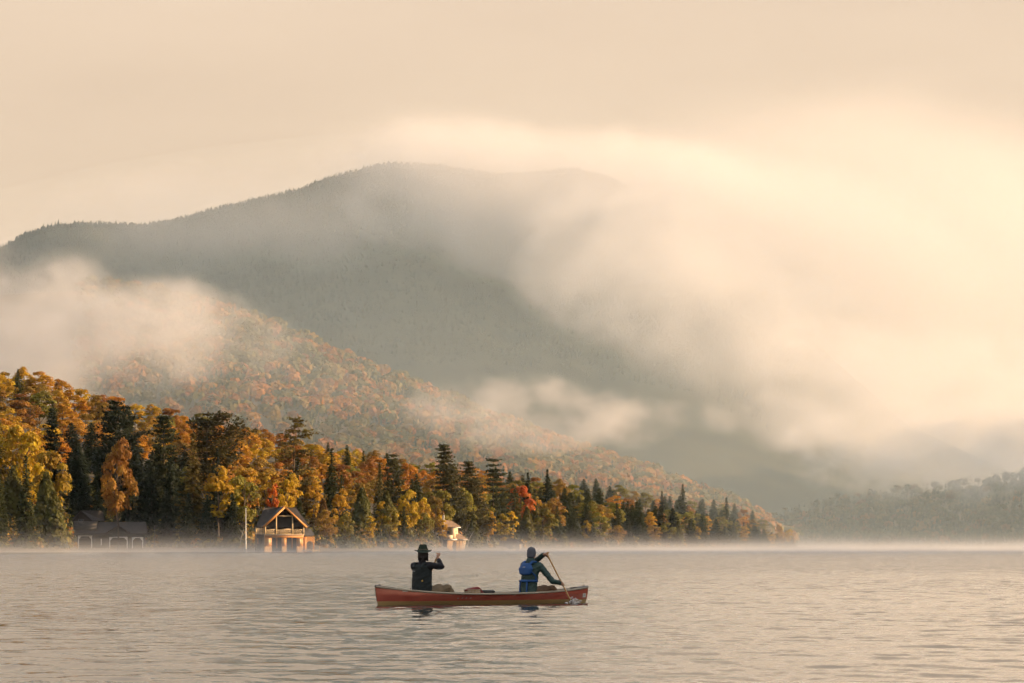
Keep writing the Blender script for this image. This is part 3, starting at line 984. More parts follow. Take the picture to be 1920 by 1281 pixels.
def mountain_trees():
    rng = np.random.RandomState(41)
    n1, n2 = 15000, 2600
    p = np.concatenate([rng.uniform(-60, 1500, n1), rng.uniform(-40, 1250, n2)])
    t = np.concatenate([0.42 + 0.58 * rng.rand(n1) ** 0.8, 1 - 0.012 * rng.rand(n2)])
    Y = 3500 + t * 2500
    Z = m_ground(p, Y)
    H = rng.uniform(5, 10.5, len(p)) * np.where(rng.rand(len(p)) < 0.06, 1.5, 1); r = H * rng.uniform(0.16, 0.26, len(p))
    n = 5
    ang = np.arange(n) / n * 6.283
    ring = np.stack([np.cos(ang), np.sin(ang), np.zeros(n)], 1)
    base = np.stack([X_of(p, Y), Y, Z], 1)
    V = np.concatenate([base[:, None, :] + ring[None] * r[:, None, None], (base + np.stack([0 * H, 0 * H, H], 1))[:, None, :]], 1)
    i = np.arange(len(p))[:, None] * (n + 1)
    tri = np.stack([np.stack([i[:, 0] + k, i[:, 0] + (k + 1) % n, i[:, 0] + n], 1) for k in range(n)], 1).reshape(-1, 3)
    g = Geo().add(V.reshape(-1, 3), tri)
    o = obj("mountain_forest", g, M_FOREST)
    tag(o, "dark spruce forest covering the big mountain up to its ridge", "forest", kind="stuff")


mountain_trees()
# ------------------------------------------------------------------ boathouses, cottage, shed, flagpole
M_LOG = mat_noise("varnished_logs", (0.40, 0.17, 0.032), (0.54, 0.25, 0.052), 1.2, 0.55, bump=0.3, stretch=(0.5, 0.5, 9))
M_TRIM = mat_noise("rake_boards", (0.48, 0.20, 0.036), (0.60, 0.26, 0.05), 1.5, 0.5)
M_PALE = mat_noise("pale_railing_wood", (0.52, 0.38, 0.19), (0.62, 0.47, 0.26), 2.0, 0.6)
M_STONE = mat_noise("pier_stone", (0.46, 0.27, 0.10), (0.58, 0.36, 0.15), 1.4, 0.8, bump=0.5)
M_SLATE = mat_noise("dark_roof_shingle", (0.032, 0.027, 0.025), (0.058, 0.048, 0.042), 1.6, 0.85, bump=0.4, stretch=(1, 1, 5))
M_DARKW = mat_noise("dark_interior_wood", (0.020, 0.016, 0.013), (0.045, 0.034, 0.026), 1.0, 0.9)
M_BROWNROOF = mat_noise("brown_roof_shingle", (0.20, 0.13, 0.075), (0.30, 0.20, 0.12), 1.5, 0.8, bump=0.3)
M_WHITE = mat_noise("white_trim_paint", (0.66, 0.66, 0.64), (0.80, 0.80, 0.78), 1.5, 0.5)
M_CREAM = mat_noise("cream_clapboard", (0.62, 0.46, 0.28), (0.74, 0.58, 0.38), 1.5, 0.7, stretch=(1, 1, 8))
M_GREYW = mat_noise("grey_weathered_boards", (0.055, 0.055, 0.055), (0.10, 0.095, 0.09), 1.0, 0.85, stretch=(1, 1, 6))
M_GLASS = mat_noise("dark_window_glass", (0.02, 0.025, 0.03), (0.04, 0.05, 0.06), 0.5, 0.08)
M_DOCK = mat_noise("dock_planks", (0.46, 0.34, 0.22), (0.60, 0.46, 0.30), 3, 0.8)


def house(name, px, Y, rz, z=0.0):
    return empty(name, (X_of(px, Y), Y, z), rz)


def part(parent, name, mat, fn, smooth=False):
    g = Geo(); fn(g)
    return obj(name, g, mat, parent, smooth)


def frame_rect(g, x0, x1, z0, z1, y, w, d):
    g.box(((x0 + x1) / 2, y, z1 - w / 2), (x1 - x0, d, w))
    g.box(((x0 + x1) / 2, y, z0 + w / 2), (x1 - x0, d, w))
    g.box((x0 + w / 2, y, (z0 + z1) / 2), (w, d * .96, z1 - z0 - 2 * w))
    g.box((x1 - w / 2, y, (z0 + z1) / 2), (w, d * .96, z1 - z0 - 2 * w))


def railing(parent, x0, x1, y, z0, h, along='x', n=None):
    """rail with posts' top and bottom bars and crossed rustic balusters"""
    g = Geo()
    def P(u, z): return (u, y, z) if along == 'x' else (y, u, z)
    g.bar(P(x0, z0 + h), P(x1, z0 + h), 0.11, 0.10)
    g.bar(P(x0, z0 + 0.14), P(x1, z0 + 0.14), 0.09, 0.09)
    n = n or max(2, int((x1 - x0) / 0.42))
    dx = (x1 - x0) / n
    for i in range(n):
        a = x0 + i * dx
        g.bar(P(a + .04, z0 + 0.16), P(a + dx - .04, z0 + h - 0.05), 0.055, 0.055)
        g.bar(P(a + dx - .04, z0 + 0.17), P(a + .04, z0 + h - 0.04), 0.05, 0.05)
        g.bar(P(a, z0 + 0.14), P(a, z0 + h), 0.06, 0.06)
    return obj("railing", g, M_PALE, parent)


def gabled_boathouse():
    b = house("boathouse", 533, 641, R(17))
    tag(b, "orange log boathouse with dark roof, gable and lattice balcony, sunlit on the water", "boathouse")
    W = 4.42
    # stone and log piers between the two slips
    for x0, x1, fl in ((-W, -2.85, 0.25), (-0.45, 0.55, 0.0), (2.95, W, 0.0)):
        g = Geo()
        g.poly([(x0 - fl, 0, -0.6), (x1, 0, -0.6), (x1, 0, 1.3), (x0, 0, 1.3)], (0, 1.1, 0))
        pb = obj("pier", g, M_STONE, b)
        part(pb, "log_facing", M_LOG, lambda g: g.box(((x0 + x1) / 2, 0.5, 2.28), (x1 - x0 - 0.08, 0.9, 1.95)))
    part(b, "slip_beam", M_LOG, lambda g: g.box((0, 0.42, 3.53), (2 * W + .06, 1.0, 0.56)))
    part(b, "balcony_floor", M_DOCK, lambda g: g.box((0, 1.2, 3.90), (2 * W + .3, 3.2, 0.16)))
    for x0, x1 in ((-W, -1.98), (-1.82, 1.75), (1.91, W)):
        railing(b, x0 + 0.1, x1 - 0.1, -0.25, 3.99, 1.12)
    for x in (-W + .02, -1.9, 1.83, W - .02):
        hgt = 4.05 if abs(x) < 3 else 1.75
        part(b, "post", M_PALE, lambda g: g.box((x, -0.25, 3.98 + hgt / 2), (0.24, 0.24, hgt)))
    part(b, "gable_tie_beam", M_PALE, lambda g: g.box((0, -0.25, 8.13), (4.6, 0.22, 0.26)))
    # sloping open shutter resting on the rail
    part(b, "porch_bench", M_DOCK, lambda g: g.poly([(-0.6, -0.1, 5.16), (1.75, -0.1, 5.16), (1.3, -0.1, 5.40)], (0, 0.35, 0)))
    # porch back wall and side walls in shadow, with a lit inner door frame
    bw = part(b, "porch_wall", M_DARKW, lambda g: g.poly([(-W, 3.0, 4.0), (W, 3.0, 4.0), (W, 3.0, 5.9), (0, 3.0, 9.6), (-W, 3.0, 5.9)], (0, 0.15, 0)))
    part(bw, "door", M_GREYW, lambda g: g.box((-1.15, 2.93, 5.4), (0.95, 0.10, 2.3)))
    part(bw, "window", M_GLASS, lambda g: g.box((1.2, 2.93, 5.7), (1.3, 0.10, 1.2)))
    # main block
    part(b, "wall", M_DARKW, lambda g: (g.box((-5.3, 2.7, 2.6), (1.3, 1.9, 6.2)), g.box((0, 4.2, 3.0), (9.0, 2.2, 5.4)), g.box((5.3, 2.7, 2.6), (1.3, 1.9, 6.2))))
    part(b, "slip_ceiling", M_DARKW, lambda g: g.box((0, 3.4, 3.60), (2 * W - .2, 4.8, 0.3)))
    rf = part(b, "roof", M_SLATE, lambda g: (
        g.poly([(-6.2, 1.3, 5.62), (6.2, 1.3, 5.62), (3.6, 3.9, 10.0), (-3.6, 3.9, 10.0)], (0, 0.10, 0.16)),
        g.poly([(-4.9, 5.8, 5.62), (-3.6, 3.9, 10.01), (3.6, 3.9, 10.01), (4.9, 5.8, 5.62)], (0, -0.10, 0.16)),
        g.poly([(-6.2, 1.3, 5.62), (-3.6, 3.9, 10.0), (-4.9, 5.8, 5.62)], (-0.12, 0, 0.14)),
        g.poly([(6.2, 1.3, 5.62), (4.9, 5.8, 5.62), (3.6, 3.9, 10.0)], (0.12, 0, 0.14)),
        g.poly([(-4.95, -0.75, 5.60), (-4.95, 4.5, 5.60), (0, 4.2, 10.12), (0, -0.75, 10.12)], (-0.10, 0, 0.15)),
        g.poly([(4.95, -0.75, 5.60), (0, -0.75, 10.12), (0, 4.2, 10.12), (4.95, 4.5, 5.60)], (0.10, 0, 0.15))))
    for s in (-1, 1):
        part(rf, "rake_board", M_TRIM, lambda g: g.bar((s * 5.02, -0.84, 5.58), (s * 0.02, -0.84, 10.14), 0.16, 0.42))
    # side balcony on the shaded flank
    part(b, "side_balcony_floor", M_DOCK, lambda g: g.box((-5.55, 1.0, 4.12), (2.0, 1.9, 0.16)))
    railing(b, -6.5, -4.7, 0.1, 4.22, 1.15)
    for x in (-6.45, -4.75):
        part(b, "post", M_PALE, lambda g: g.box((x, 0.1, 4.85), (0.18, 0.18, 1.35)))
        part(b, "balcony_prop", M_DARKW, lambda g: g.box((x, 0.12, 1.7), (0.2, 0.2, 4.7)))
    # window strips, lit look put in by pale and orange colours
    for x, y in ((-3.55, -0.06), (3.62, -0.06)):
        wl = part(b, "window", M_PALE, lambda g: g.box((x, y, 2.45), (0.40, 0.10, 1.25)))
    part(b, "window", M_TRIM, lambda g: g.box((-5.7, 1.82, 2.5), (0.28, 0.14, 1.3)))
    for x in (-1.35, 2.2):
        part(b, "slip_post", M_LOG, lambda g: g.box((x, 1.8, 2.2), (0.28, 0.28, 2.6)))
    # side porch with an arch
    part(b, "porch_roof", M_GREYW, lambda g: g.poly([(4.55, 0.2, 3.75), (7.0, 0.2, 3.75), (6.6, 2.2, 5.2), (4.55, 2.2, 5.2)], (0, 0.05, 0.12)))
    def arch(g):
        xs = np.linspace(5.25, 6.75, 9)
        for a, c in zip(xs[:-1], xs[1:]):
            zz = [1.75 + 0.75 * math.sqrt(max(0, 1 - ((q - 6.0) / 0.76) ** 2)) for q in (a, c)]
            g.poly([(a, 0.5, zz[0]), (c, 0.5, zz[1]), (c, 0.5, 3.5), (a, 0.5, 3.5)], (0, 0.22, 0))
        g.box((4.92, 0.61, 1.75), (0.62, 0.22, 3.48)); g.box((6.9, 0.61, 1.75), (0.26, 0.22, 3.48))
    part(b, "porch_arch", M_LOG, arch)
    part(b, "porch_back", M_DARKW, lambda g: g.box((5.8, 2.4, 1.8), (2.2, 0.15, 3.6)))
    d = house("dock", 583, 640, R(17))
    tag(d, "small sunlit wooden dock right of the gabled boathouse", "dock")
    for i in range(13):
        part(d, "plank", M_DOCK, lambda g: g.box((-1.55 + i * 0.27, 0.2, 0.52), (0.25, 2.6, 0.09)))
    part(d, "dock_beam", M_DOCK, lambda g: (g.box((0.05, -1.02, 0.36), (3.6, 0.14, 0.22)), g.box((0.05, 1.3, 0.36), (3.6, 0.14, 0.22))))
    for x, h in ((-1.5, 0.9), (0.2, 0.8), (1.75, 1.35)):
        part(d, "post", M_PALE, lambda g: g.tube([(x, -1.15, -0.8), (x, -1.15, h)], 0.09, 8))
    return b


gabled_boathouse()


def low_boathouse():
    Y = 663
    b = house("boathouse", 205, Y, R(6))
    tag(b, "low dark boathouse with white-framed boat openings in deep shade", "boathouse")
    k = F / Y
    X = lambda px: (px - 205) / k
    Zp = lambda py: Z_of(py, Y)
    # three broad boat bays framed in white
    for a, c, tp in ((147, 173, 1006), (205, 239, 1008.5), (247, 268, 1009)):
        g = Geo()
        x0, x1, zt = X(a), X(c), Zp(tp)
        g.box((x0 + .1, 0, zt / 2 - .2), (0.20, 0.22, zt + .4)); g.box((x1 - .1, 0, zt / 2 - .2), (0.20, 0.22, zt + .4))
        g.box(((x0 + x1) / 2, -.01, zt + .11), (x1 - x0 + .1, 0.24, 0.24))
        for s, xx in ((1, x0 + .2), (-1, x1 - .2)):
            g.poly([(xx, -.1, zt), (xx + s * 0.62, -.1, zt), (xx, -.1, zt - 0.62)] if s > 0 else [(xx, -.1, zt), (xx, -.1, zt - 0.62), (xx + s * 0.62, -.1, zt)], (0, 0.18, 0))
        obj("boat_door_frame", g, M_WHITE, b)
    for a, t0, t1 in ((136.5, 1005, 1031), (190, 1010.5, 1023), (142, 1004, 1011)):
        part(b, "post", M_WHITE, lambda g: g.box((X(a), -0.05, (Zp(t0) + Zp(t1)) / 2), (0.22, 0.2, Zp(t0) - Zp(t1))))
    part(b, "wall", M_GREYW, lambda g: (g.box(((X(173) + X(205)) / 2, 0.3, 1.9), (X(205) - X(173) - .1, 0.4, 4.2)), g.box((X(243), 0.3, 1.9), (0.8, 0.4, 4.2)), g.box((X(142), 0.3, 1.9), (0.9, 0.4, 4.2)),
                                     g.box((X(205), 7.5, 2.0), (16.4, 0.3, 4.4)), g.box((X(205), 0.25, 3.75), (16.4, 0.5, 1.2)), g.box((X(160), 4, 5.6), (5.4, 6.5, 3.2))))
    part(b, "eave_board", M_GREYW, lambda g: g.box((X(200), -0.55, 4.12), (16.9, 0.12, 0.22)))
    rf = part(b, "roof", M_SLATE, lambda g: (
        g.poly([(X(132), -0.6, 4.2), (X(276), -0.6, 4.2), (X(272), 4.2, 6.9), (X(190), 4.2, 6.9), (X(150), 2.5, 6.2)], (0, 0.05, 0.18)),
        g.poly([(X(276), 9, 4.2), (X(132), 9, 4.2), (X(190), 4.2, 6.91), (X(272), 4.2, 6.91)], (0, -0.05, 0.18))))
    part(b, "upper_roof", M_SLATE, lambda g: (
        g.poly([(X(151), 0.6, 9.55), (X(172), 0.6, 7.2), (X(194), 7.0, 7.2), (X(188), 7.0, 9.55)], (0.10, 0, 0.16)),
        g.poly([(X(151), 0.6, 9.55), (X(188), 7.0, 9.55), (X(170), 7.0, 7.2), (X(134), 0.6, 7.2)], (-0.10, 0, 0.16))))
    part(b, "gable_wall", M_DARKW, lambda g: g.poly([(X(136), 0.9, 6.2), (X(170), 0.9, 6.2), (X(170), 0.9, 7.3), (X(151), 0.9, 9.3), (X(136), 0.9, 7.3)], (0, 0.15, 0)))
    w = part(b, "window", M_GLASS, lambda g: g.box((X(152), 0.82, 7.1), (1.0, 0.08, 1.0)))
    g = Geo(); frame_rect(g, X(152) - .62, X(152) + .62, 6.5, 7.7, 0.8, 0.12, 0.14); obj("window_frame", g, M_GREYW, w)
    part(b, "dormer_roof", M_SLATE, lambda g: (
        g.poly([(X(222), -1.0, 6.0), (X(244), -1.0, 4.3), (X(244), 3.2, 4.3), (X(222), 3.2, 6.0)], (0.06, 0, 0.16)),
        g.poly([(X(222), -1.0, 6.0), (X(222), 3.2, 6.0), (X(199), 3.2, 4.3), (X(199), -1.0, 4.3)], (-0.06, 0, 0.16))))
    part(b, "dormer_wall", M_GREYW, lambda g: g.poly([(X(202), -0.72, 4.25), (X(241), -0.72, 4.25), (X(222), -0.72, 5.85)], (0, 0.12, 0)))
    part(b, "slip_floor", M_DARKW, lambda g: g.box((X(205), 4.0, 0.18), (16.0, 6.8, 0.2)))
    p = house("lamp_post", 290, 660, 0, 0.6)
    tag(p, "thin grey pole standing right of the low dark boathouse", "pole")
    part(p, "pole", M_GREYW, lambda g: g.tube([(0, 0, -0.8), (0, 0, 5.4)], [0.09, 0.06], 8))
    part(p, "cap", M_GREYW, lambda g: g.lathe([(0.0, 5.56), (0.10, 5.50), (0.12, 5.42), (0.05, 5.38)], 8))


low_boathouse()


def cottage():
    Y = 862; k = F / Y
    b = house("cottage", 850, Y, R(20))
    tag(b, "small sunlit cream cottage with arched base and flared eaves by the water", "cottage")
    S = 1.0 / math.cos(R(20)) / k
    X = lambda px: (px - 850) * S
    # arched lower storey facing the lake
    def arcade(g):
        for a, c in ((840, 848), (857, 860), (863, 866)):
            x0, x1 = X(a), X(c)
            g.poly([(x0 - .25, 0, -0.6), (x1 + .25, 0, -0.6), (x1, 0, 1.2), (x1 + .15, 0, 3.2), (x0 - .15, 0, 3.2), (x0, 0, 1.2)], (0, 0.5, 0))
        for c0, c1 in ((848, 857), (860, 863)):
            xs = np.linspace(X(c0), X(c1), 7); cc = (xs[0] + xs[-1]) / 2; hw = (xs[-1] - xs[0]) / 2
            for q, r_ in zip(xs[:-1], xs[1:]):
                za, zb = [2.1 + 0.9 * math.sqrt(max(0, 1 - ((u - cc) / hw) ** 2)) for u in (q, r_)]
                g.poly([(q, .05, za), (r_, .05, zb), (r_, .05, 3.2), (q, .05, 3.2)], (0, 0.4, 0))
    part(b, "arcade", M_STONE, arcade)
    for x in (X(868), X(871)):
        part(b, "flared_post", M_CREAM, lambda g: g.poly([(x - .55, 0, -0.6), (x - .30, 0, -0.6), (x + .45, 0, 3.1), (x + .05, 0, 3.1)], (0, 0.3, 0)))
    part(b, "back_wall", M_DARKW, lambda g: g.box((X(855), 4.2, 1.5), (5.6, 0.2, 4.2)))
    part(b, "eave_board", M_WHITE, lambda g: (g.box((X(848), -0.35, 3.42), (X(856) - X(839.5), 0.18, 0.34)), g.box((X(868.5), -0.35, 3.38), (X(876) - X(861), 0.18, 0.34))))
    part(b, "lower_roof", M_BROWNROOF, lambda g: g.poly([(X(856), -0.5, 3.6), (X(877), -0.5, 3.4), (X(863), 2.8, 5.6), (X(853), 2.8, 5.6)], (0, 0.05, 0.14)))
    part(b, "balcony_wall", M_CREAM, lambda g: g.box((X(844), 0.0, 4.2), (X(849) - X(839), 0.2, 1.1)))
    part(b, "upper_wall", M_CREAM, lambda g: (g.box((X(851), 0.9, 5.4), (X(855) - X(847.5), 1.6, 3.4)), g.box((X(851), 3.4, 5.2), (X(862) - X(840), 3.2, 3.6))))
    w = part(b, "window", M_GLASS, lambda g: g.box((X(844), 1.74, 5.6), (0.9, 0.12, 0.9)))
    w = part(b, "window", M_GLASS, lambda g: g.box((X(857.5), 1.74, 5.9), (0.45, 0.12, 0.75)))
    g = Geo(); frame_rect(g, X(857.5) - .32, X(857.5) + .32, 5.42, 6.38, 1.7, 0.10, 0.16); obj("window_frame", g, M_WHITE, w)
    part(b, "upper_eave", M_WHITE, lambda g: g.box((X(856), 0.02, 7.10), (X(863.5) - X(848), 0.2, 0.26)))
    part(b, "upper_roof", M_BROWNROOF, lambda g: (
        g.poly([(X(833), -0.1, 7.2), (X(864), -0.1, 7.2), (X(852), 2.6, 9.0), (X(834), 2.6, 9.4)], (0, 0.04, 0.15)),
        g.poly([(X(864), 5.6, 7.2), (X(833), 5.6, 7.2), (X(834), 2.6, 9.41), (X(852), 2.6, 9.01)], (0, -0.04, 0.15)),
        g.poly([(X(864), -0.1, 7.2), (X(864), 5.6, 7.2), (X(852), 2.6, 9.0)], (0.05, 0, 0.15))))
    ch = part(b, "chimney", M_GREYW, lambda g: g.box((X(830), 1.2, 7.0), (0.95, 0.9, 9.2)))
    part(ch, "flue_pipe", M_WHITE, lambda g: g.tube([(X(834.5), 1.0, 6.0), (X(834.5), 1.0, 11.4)], 0.14, 8))
    f = house("boat_fender", 871, 884, 0, 0)
    s = house("shed", 953, 955, R(-14), 0.2)
    tag(s, "low shed with dark roof and a pale post by the shore", "shed")
    bpy.data.objects.remove(f)
    kk = F / 955
    W = 22 / kk
    part(s, "roof", M_SLATE, lambda g: (g.poly([(-W - .3, -0.4, 2.0), (W + .3, -0.4, 2.0), (W - 1.6, 2.4, 3.6), (-W + 1.2, 2.4, 3.6)], (0, .05, .14)), g.poly([(W + .3, 5.2, 2.0), (-W - .3, 5.2, 2.0), (-W + 1.2, 2.4, 3.61), (W - 1.6, 2.4, 3.61)], (0, -.05, .14))))
    part(s, "wall", M_GREYW, lambda g: g.box((0, 2.4, 0.9), (2 * W - .2, 4.6, 2.3)))
    part(s, "door", M_DARKW, lambda g: g.box((-.8, 0.05, 0.75), (1.7, 0.1, 1.9)))
    part(s, "post", M_CREAM, lambda g: g.box((W + .2, -0.35, 0.75), (0.32, 0.32, 2.3)))
    part(s, "post", M_CREAM, lambda g: g.box((W - 1.9, -0.35, 0.6), (0.14, 0.14, 2.0)))
    # tiny lean-to beyond the hat of the stern paddler
    c = house("lean_to", 812, 846, R(15), 0.2)
    tag(c, "tiny sunlit hut with a sloping roof left of the cottage", "hut")
    part(c, "wall", M_CREAM, lambda g: g.poly([(-1.6, 0, 0), (1.0, 0, 0), (1.0, 0, 1.6), (-1.6, 0, 2.9)], (0, 2.2, 0)))
    part(c, "roof", M_BROWNROOF, lambda g: g.poly([(-1.9, -0.3, 3.15), (1.4, -0.3, 1.5), (1.4, 2.6, 1.5), (-1.9, 2.6, 3.15)], (0, 0, 0.12)))
    part(c, "door", M_DARKW, lambda g: g.box((-.9, -0.04, 0.95), (0.8, 0.08, 1.9)))
    st = house("stone_landing", 953, 946, 0, 0)
    tag(st, "low pale stone landing at the water before the shed", "landing")
    rng = np.random.RandomState(3)
    for i in range(7):
        w_ = rng.uniform(0.5, 0.9)
        part(st, "stone", M_CREAM, lambda g: g.lathe([(0.0, 0.42), (w_ * .35, 0.40), (w_ * .5, 0.2), (w_ * .52, -0.3)], 7, (-2.2 + i * 0.75, rng.uniform(-.2, .2), rng.uniform(-.1, .05))))


cottage()

fp = house("flagpole", 461, 636, 0, 0.5)
tag(fp, "bare white flagpole at the shore left of the gabled boathouse", "flagpole")
part(fp, "pole", M_WHITE, lambda g: g.tube([(0, 0, -0.8), (0, 0, 3.0), (0, 0, 9.2)], [0.15, 0.12, 0.06], 10), True)
part(fp, "truck_ball", M_WHITE, lambda g: g.lathe([(0.0, 9.42), (0.08, 9.38), (0.11, 9.30), (0.08, 9.22), (0.0, 9.18)], 10), True)
part(fp, "base", M_GREYW, lambda g: g.lathe([(0.0, 0.25), (0.26, 0.22), (0.30, -0.8)], 10))

# pale dead stems at the water
for px, top, lean, lab in ((450, 992, 0.8, "pale leaning birch stem left of the flagpole"), (914, 1000, 0.1, "pale dead stem left of the dark shed's landing"), (930, 1012, -0.15, "short pale stem before the dark shed"), (962, 985, 0.05, "tall pale dead stem behind the dark shed"),
                         (1273, 990, 0.4, "pale forked birch stem near the wooded point"), (876, 996, 1.6, "bare leaning limb right of the cottage")):
    Y = float(SHORE(px)) + 2.0
    zb = float(ground_near(px, Y))
    H = Z_of(top, Y) - zb
    r = empty("dead_tree", (X_of(px, Y), Y, zb))
    tag(r, lab, "tree", "pale dead stems by the water")
    g = Geo()
    P = [(lean * H * .25 * q * q, 0.05 * math.sin(5 * q), -0.6 + (H + .6) * q) for q in np.linspace(0, 1, 6)]
    g.tube(P, np.linspace(0.16, 0.04, 6), 7)
    obj("trunk", g, M_BIRCH, r, True)
    for j, q in enumerate((0.5, 0.68, 0.82)):
        c = np.array([np.interp(q, np.linspace(0, 1, 6), np.array(P)[:, i]) for i in range(3)])
        s = 1 if j % 2 else -1
        part(r, "branch", M_BIRCH, lambda g: g.tube([c, c + np.array([s * .5, .1, .5]), c + np.array([s * .8, .1, 1.1])], [0.05, 0.035, 0.015], 5))

# ------------------------------------------------------------------ canoe, paddlers and gear
M_RED = mat_noise("red_hull_gelcoat", (0.33, 0.062, 0.042), (0.52, 0.135, 0.085), 2.2, 0.22, coat=0.6, bump=0.03, stretch=(0.8, 1, 3.5))
M_TAN = mat_noise("tan_hull_bottom", (0.34, 0.23, 0.095), (0.46, 0.32, 0.14), 2.0, 0.4, stretch=(0.4, 1, 1))
M_GUNW = mat_noise("pale_ash_gunwale", (0.36, 0.31, 0.235), (0.46, 0.40, 0.31), 5.0, 0.45, stretch=(0.5, 4, 4))
M_BLACK = mat_noise("black_plastic", (0.012, 0.012, 0.013), (0.026, 0.026, 0.028), 6.0, 0.45)
M_CANE = mat_noise("cane_seat", (0.30, 0.20, 0.10), (0.42, 0.30, 0.16), 30.0, 0.6)
M_INNER = mat_noise("inner_hull", (0.40, 0.34, 0.26), (0.50, 0.43, 0.33), 3.0, 0.55)
M_DECAL = mat_noise("white_decal", (0.62, 0.60, 0.55), (0.74, 0.72, 0.66), 20.0, 0.4)
M_DECALG = mat_noise("grey_decal_print", (0.30, 0.30, 0.30), (0.38, 0.38, 0.38), 30.0, 0.5)
YAW = R(33)
CAN = Vector((-0.56, 57.0, 0.0))
HL = 2.52


def canoe():
    root = empty("canoe", CAN, YAW)
    tag(root, "long red canoe with tan bottom carrying two paddlers across the lake", "canoe")
    ns = 61
    s = np.linspace(-1, 1, ns)
    x = s * HL
    beam = 0.43 * np.clip(1 - np.abs(s) ** 2.3, 0, 1) ** 0.85 + 0.012
    sheer = 0.205 + np.where(s < 0, 0.160, 0.108) * np.abs(s) ** 2.3
    keel = -0.115 + 0.075 * np.abs(s) ** 6
    ZB = 0.078

    def side(z0, z1, nz, off=0.0):
        """hull skin from height z0(x) to z1(x) for both sides, joined round the keel when z0 is the keel"""
        rows = []
        for t in np.linspace(0, 1, nz):
            z = z0 + (z1 - z0) * t
            f = np.clip((z - keel) / (0.20 - keel), 0, 1.4)
            w = beam * np.where(f < 1, np.clip(f, 0, 1) ** 0.36, 1 - 0.06 * (f - 1))
            w = np.maximum(w - off, 0.002)
            rake = 1.0 - 0.030 * np.clip(1 - (z - keel) / (sheer - keel), 0, 1) ** 2
            xx = x * rake
            rows.append((xx, w, z))
        return rows

    def skin(rows, flip=False):
        g = Geo()
        for sg in (-1, 1):
            P = np.array([np.stack([r[0], sg * r[1], r[2]], 1) for r in rows])
            g.grid(P, flip=(sg > 0) ^ flip)
        return g
    obj("hull_side", skin(side(np.full(ns, ZB), sheer, 9)), M_RED, root, True)
    bt = side(keel, np.full(ns, ZB), 9)
    obj("hull_bottom", skin(bt), M_TAN, root, True)
    obj("inner_hull", skin(side(keel + 0.012, sheer - 0.004, 12, off=0.012), True), M_INNER, root, True)
    top = side(sheer, sheer, 1)[0]
    for sg in (-1, 1):
        P = np.stack([top[0] * 0.998, sg * (top[1] + 0.004), top[2] + 0.004], 1)
        part(root, "gunwale", M_GUNW, lambda g: g.tube(P, 0.021, 6), True)
    for e in (-1, 1):
        i = [0, 1, 2, 3, 4] if e < 0 else [-1, -2, -3, -4, -5]
        g = Geo()
        Pd = np.array([[[top[0][k], sg * (top[1][k] + 0.014), top[2][k] + 0.028 + 0.012 * (1 - abs(sg))] for sg in (-1, 0, 1)] for k in i])
        g.grid(Pd, flip=e > 0)
        Pl = Pd.copy(); Pl[:, :, 2] -= 0.045
        g.grid(Pl, flip=e < 0)
        for col in (0, 2):
            Q = np.stack([Pd[:, col], Pl[:, col]], 1); g.grid(Q, flip=(col == 0) ^ (e > 0))
        Q = np.stack([Pd[0], Pl[0]], 1); g.grid(Q); Q = np.stack([Pd[-1], Pl[-1]], 1); g.grid(Q)
        dp = obj("deck_plate", g, M_BLACK, root)
        k = i[2]
        part(dp, "carry_loop", M_BLACK, lambda g: g.tube([(top[0][k] + e * .06, -.03, top[2][k] + .035), (top[0][k] + e * .07, -.02, top[2][k] + .065), (top[0][k] + e * .07, .02, top[2][k] + .065), (top[0][k] + e * .06, .03, top[2][k] + .035)], 0.009, 6))

    def width_at(xx): return float(np.interp(xx, top[0], top[1])), float(np.interp(xx, top[0], top[2]))
    for xx, nm in ((-1.50, "seat"), (1.02, "seat"), (0.45, "thwart"), (-0.75, "thwart")):
        w, z = width_at(xx)
        if nm == "seat":
            st = part(root, "seat", M_CANE, lambda g: g.box((xx, 0, z - 0.055), (0.26, 2 * w - 0.16, 0.02)))
            part(st, "seat_frame", M_GUNW, lambda g: (g.box((xx - .15, 0, z - 0.055), (0.04, 2 * w - 0.10, 0.03)), g.box((xx + .15, 0, z - 0.055), (0.04, 2 * w - 0.10, 0.03))))
        else:
            part(root, "thwart", M_GUNW, lambda g: g.box((xx, 0, z - 0.02), (0.06, 2 * w - 0.01, 0.022)))

    # decals sit on the near (starboard, -y) side
    def on_hull(x0, x1, z0, z1, n=4, proud=0.003):
        P = np.zeros((n, n, 3))
        for a, xx in enumerate(np.linspace(x0, x1, n)):
            for b_, z in enumerate(np.linspace(z0, z1, n)):
                bm_ = np.interp(xx, x, beam); kl = np.interp(xx, x, keel); sh = np.interp(xx, x, sheer)
                f = (z - kl) / (0.20 - kl)
                w = bm_ * (f ** 0.36 if f < 1 else 1 - 0.06 * (f - 1))
                P[a, b_] = (xx, -(w + proud), z)
        return P
    rk = 0.985
    d = obj("decal", Geo().grid(on_hull(2.33, 2.43, 0.115, 0.195), flip=True), M_DECAL, root)
    obj("decal_print", Geo().grid(on_hull(2.35, 2.41, 0.140, 0.175, proud=0.0045), flip=True), M_DECALG, d)
    for x0 in (-0.86, -0.77, -0.68, -0.58):
        g = Geo()
        for a, c in ((0, .018), (.012, .030)):
            g.grid(on_hull(x0 + a, x0 + c, 0.118 + a, 0.135 + a * .6, 3), flip=True)
        obj("lettering", g, M_DECALG, root)
    obj("sticker", Geo().grid(on_hull(-2.02, -1.92, 0.268, 0.283, 3), flip=True), M_DECAL, root)
    return root, width_at


CANOE, width_at = canoe()


def cl(s, q, z):
    """canoe coordinates: s forward, q to starboard"""
    return Vector((CAN.x + s * math.cos(YAW) + q * math.sin(YAW), CAN.y + s * math.sin(YAW) - q * math.cos(YAW), z))


